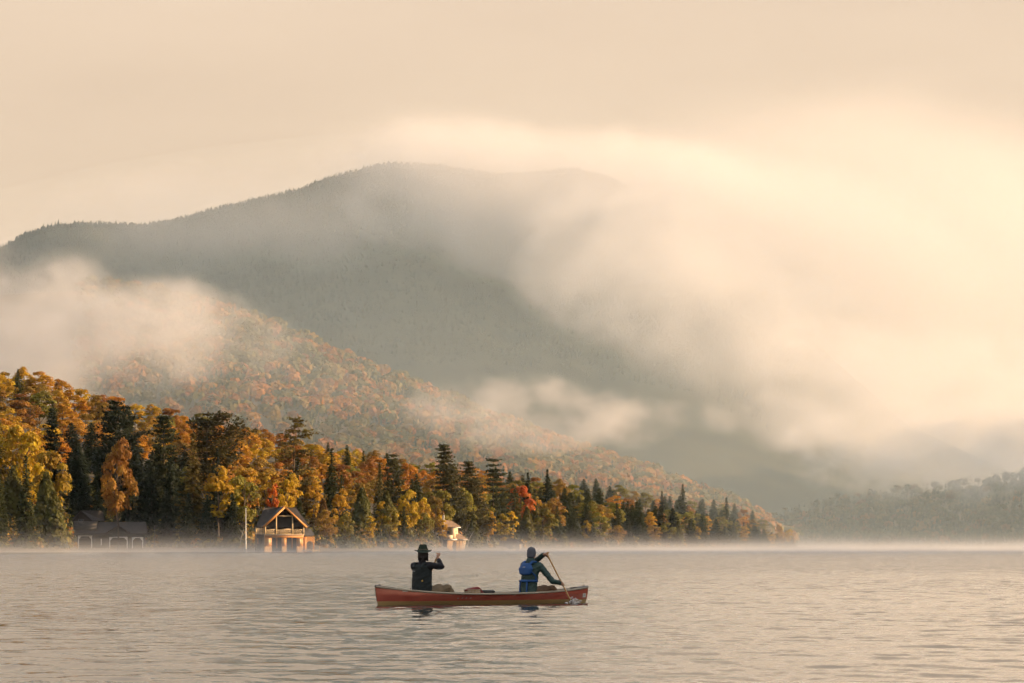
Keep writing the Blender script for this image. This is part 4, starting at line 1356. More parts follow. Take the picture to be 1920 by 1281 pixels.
# ---- bodies grown from rounded masses fused into one skin
def ell_pts(c, r, n=10):
    c = np.array(c, dtype=float); r = np.broadcast_to(np.array(r, dtype=float), (3,))
    k = np.arange(n * n) + .5
    phi = np.arccos(1 - 2 * k / (n * n)); th = math.pi * (1 + 5 ** .5) * k
    return c + np.stack([np.cos(th) * np.sin(phi), np.sin(th) * np.sin(phi), np.cos(phi)], 1) * r


def fuse(name, prims, voxel, mat, parent=None, ratio=0.6, smooth=3, wrinkle=0.0):
    """each prim is a list of (centre, radius) masses wrapped in one hull; all hulls fused into one continuous surface"""
    bm = bmesh.new()
    for pr in prims:
        tmp = bmesh.new()
        for c, r in pr:
            for p in ell_pts(c, r):
                tmp.verts.new(p)
        res = bmesh.ops.convex_hull(tmp, input=tmp.verts)
        junk = [v for v in tmp.verts if not v.link_faces]
        bmesh.ops.delete(tmp, geom=junk, context='VERTS')
        mt = bpy.data.meshes.new("t"); tmp.to_mesh(mt); tmp.free()
        bm.from_mesh(mt); bpy.data.meshes.remove(mt)
    me = bpy.data.meshes.new(name); bm.to_mesh(me); bm.free()
    o = bpy.data.objects.new(name, me); COL.objects.link(o)
    md = o.modifiers.new("r", 'REMESH'); md.mode = 'VOXEL'; md.voxel_size = voxel; md.use_smooth_shade = True
    ms = o.modifiers.new("s", 'SMOOTH'); ms.iterations = smooth; ms.factor = 0.5
    if ratio < 1:
        mdd = o.modifiers.new("d", 'DECIMATE'); mdd.ratio = ratio
    dg = bpy.context.evaluated_depsgraph_get()
    new = bpy.data.meshes.new_from_object(o.evaluated_get(dg))
    new.name = name
    bpy.data.objects.remove(o); bpy.data.meshes.remove(me)
    new.polygons.foreach_set("use_smooth", np.ones(len(new.polygons), dtype=bool))
    new.materials.clear()
    if wrinkle:      # creases in the cloth
        n = len(new.vertices)
        co = np.empty(n * 3, dtype=np.float32); no = np.empty(n * 3, dtype=np.float32)
        new.vertices.foreach_get("co", co); new.vertices.foreach_get("normal", no)
        co = co.reshape(-1, 3); no = no.reshape(-1, 3)
        w = vnoise(co[:, 0] * 13 + co[:, 1] * 9 + 50, co[:, 2] * 22 + co[:, 1] * 11 + 50, 71, 3)
        co += no * (wrinkle * (np.abs(w) * 2.4 - 0.7))[:, None]
        new.vertices.foreach_set("co", co.ravel()); new.update()
    return link(name, new, mat, parent)


def chain(pts, rads):
    return [[(pts[i], rads[i]), (pts[i + 1], rads[i + 1])] for i in range(len(pts) - 1)]


def hand(wrist, palm_dir, axis, curl_dir, scale=1.0):
    """a fist closed round a shaft: palm, four fingers of different length curled about the shaft axis, thumb from the side"""
    w = Vector(wrist); d = Vector(palm_dir).normalized(); ax = Vector(axis).normalized(); cu = Vector(curl_dir).normalized()
    pr = []
    c = w + d * 0.05 * scale
    pr.append([(tuple(w), 0.027), (tuple(c + ax * 0.027), 0.024), (tuple(c - ax * 0.027), 0.024), (tuple(c + d * 0.025), 0.024)])
    for i, (off, L) in enumerate(((0.032, .9), (0.011, 1.0), (-0.011, .95), (-0.031, .78))):
        k0 = c + d * 0.03 + ax * off
        k1 = k0 + (d * 0.020 + cu * 0.026) * L
        k2 = k1 + (-d * 0.012 + cu * 0.022) * L
        k3 = k2 + (-d * 0.024 + cu * -0.004) * L
        pr += chain([tuple(k0), tuple(k1), tuple(k2), tuple(k3)], [0.0135, 0.013, 0.0125, 0.011])
    t0 = w + d * 0.02 + ax * 0.022; t1 = t0 + ax * 0.022 + cu * 0.028 + d * .01; t2 = t1 + d * 0.022 + cu * 0.012 - ax * .01
    pr += chain([tuple(t0), tuple(t1), tuple(t2)], [0.014, 0.012, 0.0105])
    return pr


def head(c, f=(1, 0, 0)):
    """skull, jaw, nose, brow, lips, ears; f is the facing direction"""
    c = Vector(c); f = Vector(f).normalized(); u = Vector((0, 0, 1)); l = u.cross(f).normalized()
    P = lambda a, b, z: tuple(c + f * a + l * b + u * z)
    pr = [[(P(-.012, 0, .03), (.088, .078, .092)), (P(.01, 0, -.01), (.078, .072, .09))],
          [(P(.035, 0, -.06), (.045, .05, .05)), (P(.055, 0, -.085), (.025, .03, .02))],
          [(P(.088, 0, .01), .010), (P(.104, 0, -.022), .013)],
          [(P(.078, .028, .025), .014), (P(.078, -.028, .025), .014)],
          [(P(.084, .016, -.055), .010), (P(.084, -.016, -.055), .010)]]
    for s in (-1, 1):
        pr.append([(P(-.005, s * .078, .015), (.014, .012, .022)), (P(.0, s * .076, -.02), (.010, .010, .014))])
        pr.append([(P(.075, s * .03, .008), (.010, .012, .008))])
    return pr


M_SKIN = mat_noise("skin", (0.42, 0.23, 0.15), (0.50, 0.29, 0.19), 12.0, 0.55)
M_SKINS = mat_noise("shaded_tan_skin", (0.36, 0.20, 0.13), (0.44, 0.25, 0.165), 12.0, 0.55)  # darker copy of the skin, with shade put into its colour
M_NAVY = mat_noise("black_navy_shirt", (0.008, 0.009, 0.013), (0.018, 0.018, 0.024), 14.0, 0.9, bump=1.0)
M_PFD = mat_noise("dark_teal_life_vest", (0.004, 0.010, 0.011), (0.008, 0.018, 0.020), 9.0, 0.75, bump=1.0)
M_KHAKI = mat_noise("khaki_trousers", (0.14, 0.105, 0.065), (0.22, 0.165, 0.10), 9.0, 0.9, bump=1.0)
M_BROWN = mat_noise("brown_trousers", (0.10, 0.060, 0.035), (0.16, 0.10, 0.06), 9.0, 0.9, bump=1.0)
M_FELT = mat_noise("dark_green_felt_hat", (0.014, 0.026, 0.018), (0.028, 0.042, 0.028), 25.0, 0.95)
M_BAND = mat_noise("olive_hat_band", (0.07, 0.065, 0.04), (0.10, 0.09, 0.06), 20.0, 0.9)
M_HAIR = mat_noise("black_hair", (0.008, 0.006, 0.005), (0.020, 0.015, 0.012), 40.0, 0.6, stretch=(1, 1, .2))
M_JACKET = mat_noise("dark_green_rain_jacket", (0.012, 0.040, 0.038), (0.024, 0.062, 0.056), 8.0, 0.6, bump=1.0)
M_BLUE = mat_noise("blue_life_vest", (0.005, 0.055, 0.20), (0.008, 0.080, 0.28), 9.0, 0.6, bump=0.2)
M_BEANIE = mat_noise("slate_knit_beanie", (0.080, 0.090, 0.115), (0.125, 0.135, 0.165), 40.0, 0.95, bump=0.5, stretch=(1, 1, 4))
M_WOOD = mat_noise("varnished_paddle_wood", (0.42, 0.22, 0.07), (0.56, 0.32, 0.11), 6.0, 0.35, coat=0.4, stretch=(1, 1, .2))
M_GOLDTAG = mat_noise("yellow_tag", (0.60, 0.36, 0.04), (0.70, 0.44, 0.06), 20.0, 0.5)
M_GREYTAG = mat_noise("grey_logo_print", (0.42, 0.44, 0.46), (0.52, 0.54, 0.56), 20.0, 0.5)
M_WET = mat_noise("wet_dark_blade", (0.045, 0.028, 0.022), (0.075, 0.045, 0.032), 6.0, 0.2)


def inflate(prims, d):
    return [[(c, tuple(np.broadcast_to(np.array(r, dtype=float), (3,)) + d)) for c, r in pr] for pr in prims]


def paddler(s0, J, label, phi, name="person"):
    """joints of the limbs are given along the canoe; the trunk is turned by phi about the hips"""
    root_loc = cl(s0, 0, 0)
    ca, sa = math.cos(-phi), math.sin(-phi)
    rot = lambda v: (v[0] * ca - v[1] * sa, v[0] * sa + v[1] * ca, v[2])
    J = dict(J)
    for key in ("elbow", "wrist", "knee", "ankle", "hand_dir", "grip_axis", "curl"):
        J[key] = [rot(v) for v in J[key]]
    J["face"] = rot(J["face"])
    sh = J["shoulder"]; el = J["elbow"]; wr = J["wrist"]
    torso = [[((0.0, 0, .20), (.145, .185, .10)), (J["waist"], (.128, .170, .10))],
             [(J["waist"], (.128, .170, .10)), (J["chest"], (.135, .190, .12))],
             [(J["chest"], (.120, .170, .11)), (sh[0], .062), (sh[1], .062)],
             [(J["chest"], (.07, .08, .10)), (J["neck"], .058)]]
    arms = []
    for k in (0, 1):
        arms += chain([sh[k], el[k], wr[k]], [.056, .044, .030])
    legs = []
    for k, sg in ((0, 1), (1, -1)):
        legs += chain([(0.02, sg * .095, .17), J["knee"][k], J["ankle"][k]], [.088, .060, .042])
        a = J["ankle"][k]
        legs.append([((a[0] - .03, a[1], a[2] - .01), (.045, .04, .035)), ((a[0] + .15, a[1], a[2] - .02), (.04, .04, .025))])
    neckp = [[(J["neck"], .056), (tuple(Vector(J["head"]) + Vector((-.01, 0, -.06))), .054)]]
    body = torso + arms + legs + neckp + head(J["head"], J["face"])
    for k in (0, 1):
        body += hand(wr[k], J["hand_dir"][k], J["grip_axis"][k], J["curl"][k])
    o = fuse(name, body, 0.0095, J["skin"], None, 0.55, 2)
    o.location = root_loc
    o.rotation_euler = (0, 0, YAW + phi)
    tag(o, label, "person", "people paddling the canoe")
    cuff = [tuple(Vector(el[k]).lerp(Vector(wr[k]), J["cuff"][k])) for k in (0, 1)]
    jk = inflate(torso, .014)
    for k in (0, 1):
        jk += inflate(chain([sh[k], el[k], cuff[k]], [.060, .050, .040]), .010)
    tr = inflate([torso[0]], .004) + inflate(legs[0:2] + legs[3:5], .018)
    fuse(J["top_name"], jk, 0.011, J["top_mat"], o, 1.0, 3, 0.010)
    fuse("trousers", tr, 0.012, J["leg_mat"], o, 1.0, 3, 0.010)
    boots = []
    for k in (0, 1):
        a = J["ankle"][k]
        boots += inflate([[((a[0], a[1], a[2] + .05), .045), ((a[0] - .03, a[1], a[2] - .01), (.045, .04, .035))], [((a[0] - .03, a[1], a[2] - .01), (.045, .04, .035)), ((a[0] + .15, a[1], a[2] - .02), (.04, .04, .025))]], .012)
    fuse("shoes", boots, 0.013, M_BLACK, o, 0.6, 2)
    return o


# stern paddler: hat, long dark hair, dark life vest; paddle on the far side
JS = dict(waist=(.02, 0, .44), chest=(.03, 0, .70), neck=(.035, 0, .88), head=(.055, .0, 1.005), face=(.45, .9, 0),
          shoulder=[(.03, .20, .765), (.06, -.20, .775)], elbow=[(.14, .37, .56), (.31, -.255, .755)], wrist=[(.27, .29, .455), (.335, -.075, .925)],
          hand_dir=[(.5, -.45, .0), (.25, .35, .8)], grip_axis=[(-.14, .55, -.98), (.3, .9, -.1)], curl=[(.3, -.8, -.3), (.9, -.2, .3)],
          knee=[(.53, .15, .335), (.52, -.14, .335)], ankle=[(.80, .13, .02), (.80, -.12, .02)], cuff=[.95, .72],
          skin=M_SKIN, top_mat=M_NAVY, top_name="shirt", leg_mat=M_KHAKI)
stern = paddler(-1.47, JS, "paddler in a wide-brimmed dark hat and dark vest sitting at the stern", R(22))
bow_face = (.80, .60, 0)
JB = dict(waist=(.03, 0, .42), chest=(.07, -.01, .67), neck=(.085, -.01, .86), head=(.105, -.01, .985), face=bow_face,
          shoulder=[(.10, .19, .775), (.14, -.205, .755)], elbow=[(.20, .16, .87), (.33, -.40, .450)], wrist=[(.275, -.16, .985), (.515, -.385, .415)],
          hand_dir=[(.15, -.9, .05), (.6, -.05, -.15)], grip_axis=[(.7, .2, -.3), (-.38, .22, .9)], curl=[(.5, .1, -.8), (.1, .9, .1)],
          knee=[(.50, .14, .300), (.49, -.14, .300)], ankle=[(.78, .12, .02), (.78, -.12, .02)], cuff=[.92, .95],
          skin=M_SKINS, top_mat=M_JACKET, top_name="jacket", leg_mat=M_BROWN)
JB["elbow"][0] = (.25, .14, .84)
bow = paddler(1.054, JB, "paddler in a grey beanie and blue life vest sitting at the bow", R(16))

# hat and hair (built facing +x, then turned with the head)
hc = Vector((0, 0, 0))
HTURN = math.atan2(.9, .45) - R(22)
hair = [[((hc.x - .03, hc.y, hc.z + .02), (.096, .104, .085)), ((hc.x - .045, hc.y, hc.z - .060), (.072, .108, .070))],
        [((hc.x - .02, hc.y - .065, hc.z - .03), (.045, .035, .06)), ((hc.x - .03, hc.y - .06, hc.z - .10), (.04, .04, .04))],
        [((hc.x - .02, hc.y + .065, hc.z - .03), (.045, .035, .06)), ((hc.x - .03, hc.y + .062, hc.z - .10), (.042, .042, .045))]]
rng = np.random.RandomState(2)
for i in range(16):
    a = rng.uniform(-2.4, 2.4) + math.pi
    z = hc.z + rng.uniform(-.14, .01)
    hair.append([((hc.x - .03 + .085 * math.cos(a), hc.y + .092 * math.sin(a), z), rng.uniform(.014, .026))])
hr = fuse("hair", hair, 0.010, M_HAIR, stern, 0.7, 1)
hr.location = JS["head"]; hr.rotation_euler = (0, 0, HTURN)
g = Geo()
prof = [(0.0, .182), (.040, .190), (.064, .188), (.078, .165), (.094, .105), (.104, .078)]
nn = 28
rows = []
for r_, z in prof + [(.120, .068), (.152, .060), (.180, .058), (.182, .053), (.152, .052), (.10, .058)]:
    ang = np.arange(nn + 1) / nn * 2 * math.pi
    dent = np.where((z > .175) & (r_ < .06), -.022 * np.abs(np.cos(ang)), 0)
    rows.append(np.stack([r_ * 1.06 * np.cos(ang), r_ * 0.98 * np.sin(ang), z + dent + np.where(r_ > .14, .022 * np.cos(2 * ang + math.pi), 0)], 1))
g.grid(np.array(rows), flip=False)
hat = obj("hat", g, M_FELT, stern, True)
hat.location = JS["head"]; hat.rotation_euler = (0, R(-4), HTURN)
part(hat, "hat_band", M_BAND, lambda g: g.lathe([(.106, .078), (.1055, .100), (.1015, .104)], 28), True)

# stern life vest with shoulder straps, logo tag and hanging strap
def vest(J, parent, mat, name, zlo, zhi, grow):
    ch = Vector(J["chest"]); wa = Vector(J["waist"])
    pr = [[((ch.x, ch.y, zhi), (.130, .180, .05)), ((ch.x * .5 + wa.x * .5, wa.y, (zlo + zhi) / 2), (.142, .195, .06))],
          [((ch.x * .5 + wa.x * .5, wa.y, (zlo + zhi) / 2), (.142, .195, .06)), ((wa.x * .7, wa.y, zlo), (.146, .190, .04))]]
    return fuse(name, inflate(pr, grow), 0.012, mat, parent, 1.0, 4, 0.008)


v = vest(JS, stern, M_PFD, "life_vest", .22, .74, .026)
for sg in (1, -1):
    part(v, "shoulder_strap", M_PFD, lambda g: g.tube([(-.12, sg * .10, .73), (-.06, sg * .105, .815), (.04, sg * .105, .825), (.15, sg * .10, .74)], 0.022, 8, squash=1.3), True)
part(v, "hanging_strap", M_BLACK, lambda g: g.tube([(-.165, .13, .34), (-.185, .15, .29), (-.19, .155, .20)], 0.009, 6))
part(v, "tag", M_GOLDTAG, lambda g: g.box((-.135, -.125, .475), (.012, .022, .034), rz=.6))
part(v, "logo", M_GREYTAG, lambda g: g.box((-.160, .060, .665), (.006, .046, .010)))

# bow beanie, hood, vest
hc = Vector(JB["head"])
bn = [[((hc.x - .012, hc.y, hc.z + .070), (.094, .086, .092)), ((hc.x - .008, hc.y, hc.z + .015), (.099, .090, .060))],
      [((hc.x - .008, hc.y, hc.z + .015), (.099, .090, .060)), ((hc.x - .032, hc.y, hc.z - .035), (.078, .084, .035))]]
be = fuse("beanie", bn, 0.009, M_BEANIE, bow, 0.7, 2)
nk = Vector(JB["neck"])
fuse("collar", [[((nk.x - .02, nk.y, nk.z + .045), (.078, .080, .03)), ((nk.x - .01, nk.y, nk.z - .05), (.10, .12, .05))]], 0.011, M_JACKET, bow, 0.7, 3)
pad = [[((-.050, 0, .79), (.045, .125, .03)), ((-.070, 0, .70), (.062, .190, .04))], [((-.070, 0, .70), (.062, .190, .04)), ((-.090, 0, .60), (.048, .150, .03))]]
vb = fuse("life_vest", pad, 0.010, M_BLUE, bow, 0.6, 3)
def loop(z, rx, ry, cx, n=20):
    a = np.arange(n + 1) / n * 2 * math.pi
    return np.stack([cx + rx * np.cos(a), ry * np.sin(a), np.full(n + 1, z)], 1)
part(vb, "waist_belt", M_BLUE, lambda g: g.tube(loop(.455, .150, .188, .02), 0.026, 8, cap=False), True)
for y in (-.085, .10):
    part(vb, "back_strap", M_BLUE, lambda g: g.tube([(-.125, y, .44), (-.138, y, .33), (-.142, y, .22)], 0.018, 6), True)
for sg in (1, -1):
    part(vb, "shoulder_strap", M_BLUE, lambda g: g.tube([(-.06, sg * .09, .79), (.02, sg * .105, .845), (.12, sg * .10, .84), (.21, sg * .09, .74)], 0.024, 8, squash=1.4), True)
front = [[((.17, 0, .72), (.035, .13, .04)), ((.15, 0, .50), (.045, .15, .05))]]
fuse("front_panel", front, 0.012, M_BLUE, vb, 0.6, 3)
part(vb, "side_strap", M_BLUE, lambda g: g.tube([(-.09, -.165, .64), (.02, -.188, .56), (.02, -.195, .46)], 0.016, 6), True)
part(vb, "logo", M_GREYTAG, lambda g: g.box((-.142, -.01, .735), (.008, .060, .012)))


# ---- paddles
def paddle(top, water, label, wet):
    """top of grip and the point where the shaft meets the water, both in world space"""
    a = Vector(top); w = Vector(water)
    d = (w - a).normalized()
    root = empty("paddle", a)
    root.rotation_euler = d.to_track_quat('Z', 'Y').to_euler()
    L = (w - a).length
    tag(root, label, "paddle", "wooden canoe paddles in use")
    part(root, "shaft", M_WOOD, lambda g: g.tube([(0, 0, 0.03), (0, 0, 0.13), (0, 0, .6), (0, 0, L - .10)], [.021, .016, .0145, .0150], 10), True)
    part(root, "grip", M_WOOD, lambda g: (g.tube([(0, -.055, 0), (0, -.03, -.008), (0, 0, -.010), (0, .03, -.008), (0, .055, 0)], [.010, .017, .019, .017, .010], 10), g.tube([(0, 0, .0), (0, 0, .05)], [.024, .018], 10)), True)
    z0 = L - .14
    zs = np.linspace(0, .50, 12)
    wd = np.interp(zs, [0, .06, .16, .30, .44, .5], [.016, .03, .075, .098, .092, .05])
    th = np.interp(zs, [0, .1, .5], [.013, .009, .005])
    P = np.array([[[sx * th[i] * (1 - .85 * abs(sy)), sy * wd[i], z0 + zs[i]] for sx, sy in ((-1, -1), (-1, 0), (-1, 1), (1, 1), (1, 0), (1, -1), (-1, -1))] for i in range(12)])
    obj("blade", Geo().grid(P), wet, root, True)
    return root


gb = cl(1.054, 0, 0)
def loc(s0, p):
    return cl(s0 + p[0], -p[1], p[2])
paddle(loc(1.054, (.300, -.235, 1.005)), loc(1.054, (.755, -.50, -0.02)), "wooden paddle dipped by the bow paddler on the near side", M_WET)
paddle(loc(-1.47, (.372, -.035, .995)), loc(-1.47, (.215, .52, -0.02)), "wooden paddle held by the hatted stern paddler beyond the hull", M_WET)


# ---- gear amidships
def gear():
    p = cl(-0.26, -0.02, 0)
    b = empty("pack_basket", (p.x, p.y, -0.05), YAW)
    tag(b, "tan woven pack basket standing amidships in the canoe", "basket")
    prof = [(0.0, 0.0), (.13, 0.0), (.155, .10), (.165, .22), (.150, .345), (.140, .345), (.150, .22)]
    part(b, "basket_body", M_CANE, lambda g: g.lathe(prof, 20), True)
    for z in (.30, .335):
        part(b, "woven_band", M_GUNW, lambda g: g.tube(loop(z, .163 - (z - .22) * .12, .163 - (z - .22) * .12, 0), 0.010, 6, cap=False), True)
    for k in range(14):
        a = k / 14 * 6.283
        part(b, "stave", M_CANE, lambda g: g.tube([(.140 * math.cos(a), .140 * math.sin(a), .02), (.168 * math.cos(a), .168 * math.sin(a), .2), (.155 * math.cos(a), .155 * math.sin(a), .345)], 0.008, 5))
    r = fuse("red_bag", [[((-.02, 0, .345), (.10, .10, .035)), ((.10, 0, .36), (.07, .09, .045))], [((.10, 0, .36), (.07, .09, .045)), ((.19, -.01, .27), (.045, .085, .07))], [((.19, -.01, .27), (.045, .085, .07)), ((.20, -.01, .15), (.05, .08, .07))],
                         [((-.13, 0, .335), (.05, .06, .02)), ((0, 0, .34), (.05, .06, .02))], [((-.10, .02, .362), .016)], [((-.03, -.02, .378), .014)], [((.02, -.03, .39), .012)]], 0.010,
             mat_noise("dark_red_cloth", (0.13, 0.012, 0.014), (0.20, 0.025, 0.022), 10.0, 0.85, bump=0.4), None, 0.7, 3)
    r.location = (p.x, p.y, -0.055); r.rotation_euler = (0, 0, YAW)
    tag(r, "dark red cloth bag slumped over the pack basket", "bag")
    t = empty("black_tube", cl(0.02, 0.02, 0.245), YAW)
    tag(t, "black dry tube lying forward of the red bag", "tube")
    part(t, "tube_body", M_BLACK, lambda g: g.tube([(-.10, 0, 0), (-.09, 0, 0), (.20, 0, .0), (.215, 0, 0)], [.02, .036, .034, .018], 12), True)
    part(t, "strap", M_BLACK, lambda g: g.tube([(.0, 0, -.040), (.012, 0, -.040)], [.04, .04], 12))


gear()

# ---- splash where the near paddle meets the water
def splash():
    rng = np.random.RandomState(8)
    c = loc(1.054, (.77, -.52, 0))
    g = Geo()
    for i in range(70):
        a = rng.uniform(0, 6.28); r_ = abs(rng.normal(0, .09))
        h = abs(rng.normal(0, .045)) * (1.2 - min(1, r_ / .2))
        s = rng.uniform(.006, .016)
        P = ell_pts((c.x + r_ * math.cos(a) * 1.3, c.y + r_ * math.sin(a), h + .005), (s * 1.5, s * 1.5, s), 4)
        bm = bmesh.new()
        for q in P: bm.verts.new(q)
        bmesh.ops.convex_hull(bm, input=bm.verts)
        bm.verts.index_update()
        V = [v.co[:] for v in bm.verts]
        Fc = [[v.index for v in f.verts] for f in bm.faces if len(f.verts) == 3]
        bm.free()
        if Fc: g.add(V, Fc)
    o = obj("splash", g, mat_noise("foam", (0.62, 0.60, 0.60), (0.78, 0.76, 0.74), 20, 0.2), None, True)
    tag(o, "small white splash around the near paddle blade", "splash", kind="stuff")


splash()

# ------------------------------------------------------------------ air: haze and mist
def volume_mat(name, density, g=0.25, colour=(1, 1, 1)):
    m = bpy.data.materials.new(name)
    m.use_nodes = True
    t = m.node_tree
    t.nodes.remove(t.nodes["Principled BSDF"])
    return m, t, t.nodes["Material Output"]


def make_haze():
    m, t, out = volume_mat("haze_air", 0)
    pv = t.nodes.new("ShaderNodeVolumePrincipled")
    pv.inputs["Color"].default_value = (0.64, 0.85, 1.0, 1)
    pv.inputs["Density"].default_value = 1.4e-5
    pv.inputs["Anisotropy"].default_value = 0.25
    t.links.new(pv.outputs[0], out.inputs["Volume"])
    g = Geo().box((0, 3950, 460), (11600, 9000, 926))
    o = obj("haze", g, m)
    tag(o, "thin warm morning haze over lake and hills", "haze", kind="stuff")


make_haze()


def ico(sub=3):
    bm = bmesh.new()
    bmesh.ops.create_icosphere(bm, subdivisions=sub, radius=1.0)
    me = bpy.data.meshes.new("mist")
    bm.to_mesh(me); bm.free()
    return me


def mist(label, comps, noise=160.0, step=1.0, g=0.3, zs=1.4, ys=0.45, seed=0.0, detail=3.0, soft=(0.05, 1.45)):
    """drifting banks: soft ellipsoids (column, row, distance, half width and height in photo pixels, half depth in m, optical depth, raggedness, tilt)
    broken up by one noise field fixed in the air"""
    m, t, out = volume_mat("mist_bank", 0)
    L = t.links
    geo = t.nodes.new("ShaderNodeNewGeometry")
    mpn = t.nodes.new("ShaderNodeMapping")
    mpn.inputs["Scale"].default_value = (1 / noise, ys / noise, zs / noise)
    mpn.inputs["Location"].default_value = (seed, seed * 1.7, 0)
    L.new(geo.outputs["Position"], mpn.inputs[0])
    n = t.nodes.new("ShaderNodeTexNoise")
    n.inputs["Scale"].default_value = 1.0; n.inputs["Detail"].default_value = detail; n.inputs["Roughness"].default_value = 0.58
    L.new(mpn.outputs[0], n.inputs["Vector"])
    nn = t.nodes.new("ShaderNodeMath"); nn.operation = 'MULTIPLY_ADD'
    nn.inputs[1].default_value = 5.0; nn.inputs[2].default_value = -2.5
    L.new(n.outputs["Fac"], nn.inputs[0])
    total = None
    lo = np.full(3, 1e9); hi = -lo
    for px, py, Y, rx, rz, ry, tau, amt, tilt in comps:
        c = np.array(at(px, py, Y)); r = np.array([rx * Y / F, ry, rz * Y / F])
        ca, sa = abs(math.cos(R(tilt))), abs(math.sin(R(tilt)))
        ext = np.array([ca * r[0] + sa * r[2], r[1], sa * r[0] + ca * r[2]])
        lo = np.minimum(lo, c - ext); hi = np.maximum(hi, c + ext)
        mc = t.nodes.new("ShaderNodeMapping"); mc.vector_type = 'TEXTURE'
        mc.inputs["Location"].default_value = c; mc.inputs["Rotation"].default_value = (0, R(tilt), 0); mc.inputs["Scale"].default_value = r
        L.new(geo.outputs["Position"], mc.inputs[0])
        dot = t.nodes.new("ShaderNodeVectorMath"); dot.operation = 'DOT_PRODUCT'
        L.new(mc.outputs[0], dot.inputs[0]); L.new(mc.outputs[0], dot.inputs[1])
        fall = t.nodes.new("ShaderNodeMapRange"); fall.interpolation_type = 'SMOOTHSTEP'
        fall.inputs[1].default_value = 1.0; fall.inputs[2].default_value = 0.0
        L.new(dot.outputs["Value"], fall.inputs[0])
        b = t.nodes.new("ShaderNodeMath"); b.operation = 'MULTIPLY_ADD'; b.inputs[1].default_value = amt
        L.new(nn.outputs[0], b.inputs[0]); L.new(fall.outputs[0], b.inputs[2])
        sm = t.nodes.new("ShaderNodeMapRange"); sm.interpolation_type = 'SMOOTHSTEP'
        sm.inputs[1].default_value = soft[0]; sm.inputs[2].default_value = soft[1]; sm.inputs[4].default_value = tau / (ry * 0.8)
        L.new(b.outputs[0], sm.inputs[0])
        ed = t.nodes.new("ShaderNodeMapRange"); ed.inputs[2].default_value = 0.35
        L.new(fall.outputs[0], ed.inputs[0])
        add = t.nodes.new("ShaderNodeMath"); add.operation = 'MULTIPLY_ADD'
        L.new(sm.outputs[0], add.inputs[0]); L.new(ed.outputs[0], add.inputs[1])
        if total is None: add.inputs[2].default_value = 0.0
        else: L.new(total, add.inputs[2])
        total = add.outputs[0]
    sc = t.nodes.new("ShaderNodeVolumeScatter")
    sc.inputs["Color"].default_value = (1, 1, 1, 1)
    sc.inputs["Anisotropy"].default_value = g
    L.new(total, sc.inputs["Density"]); L.new(sc.outputs[0], out.inputs["Volume"])
    m.cycles.volume_step_rate = step
    o = obj("mist", Geo().box((0, 0, 0), hi - lo), m)
    o.location = (lo + hi) / 2
    tag(o, label, "mist", kind="stuff", group="banks of drifting mist")
    return o


mist("thick bank of mist rolling over the autumn hill at far left",
     [(-20, 620, 1950, 440, 200, 140, 1.25, 0.70, 7), (310, 608, 1950, 370, 120, 100, 0.85, 1.0, 16)], noise=70, seed=1.0, soft=(-0.05, 1.7))
mist("small puff of mist floating over the foot of the autumn hill",
     [(985, 776, 1990, 290, 95, 90, 0.50, 0.95, 2), (1190, 795, 1990, 150, 60, 80, 0.30, 1.0, -6)], noise=42, seed=5.0, soft=(-0.05, 1.7))
mist("great bright bank of mist hiding the right shoulder of the mountain",
     [(1800, 575, 4500, 900, 440, 900, 1.8, 0.30, 10)], noise=330, seed=2.0, step=1.1, detail=1.5, soft=(-0.25, 2.0))
mist("bright tongue of mist reaching left across the mountain's flank",
     [(1290, 545, 3950, 450, 200, 300, 1.15, 0.75, 17), (1730, 740, 3450, 480, 190, 300, 1.1, 0.85, 6)], noise=120, seed=4.0, step=1.1, soft=(-0.05, 1.8))
mist("cloud cap over the mountain summit",
     [(1090, 395, 5050, 640, 190, 330, 2.5, 0.40, 9), (520, 400, 4950, 620, 150, 280, 0.36, 0.6, -6), (1500, 480, 5000, 520, 200, 330, 2.0, 0.4, 16)], noise=240, seed=7.0, step=1.1, detail=2.5, soft=(-0.15, 1.8))
mist("torn shreds of mist hanging over the misty bay",
     [(1760, 840, 2800, 400, 130, 110, 0.75, 1.0, 4), (1470, 800, 2780, 200, 75, 90, 0.28, 1.1, 12)], noise=52, seed=3.0, soft=(0.0, 1.7))


def veil(loc, scale, sigma, label, colour=(0.70, 0.90, 1.0)):
    m, t, out = volume_mat("valley_air", 0)
    sc = t.nodes.new("ShaderNodeVolumeScatter")
    sc.inputs["Color"].default_value = (*colour, 1)
    sc.inputs["Density"].default_value = sigma
    sc.inputs["Anisotropy"].default_value = 0.25
    t.links.new(sc.outputs[0], out.inputs["Volume"])
    o = link("mist", ico(4), m)
    o.location = loc
    o.scale = scale
    tag(o, label, "mist", kind="stuff", group="banks of drifting mist")


veil((-20, 1880, 40), (560, 420, 230), 4.2e-4, "even veil of mist between the shore wood and the autumn hill")


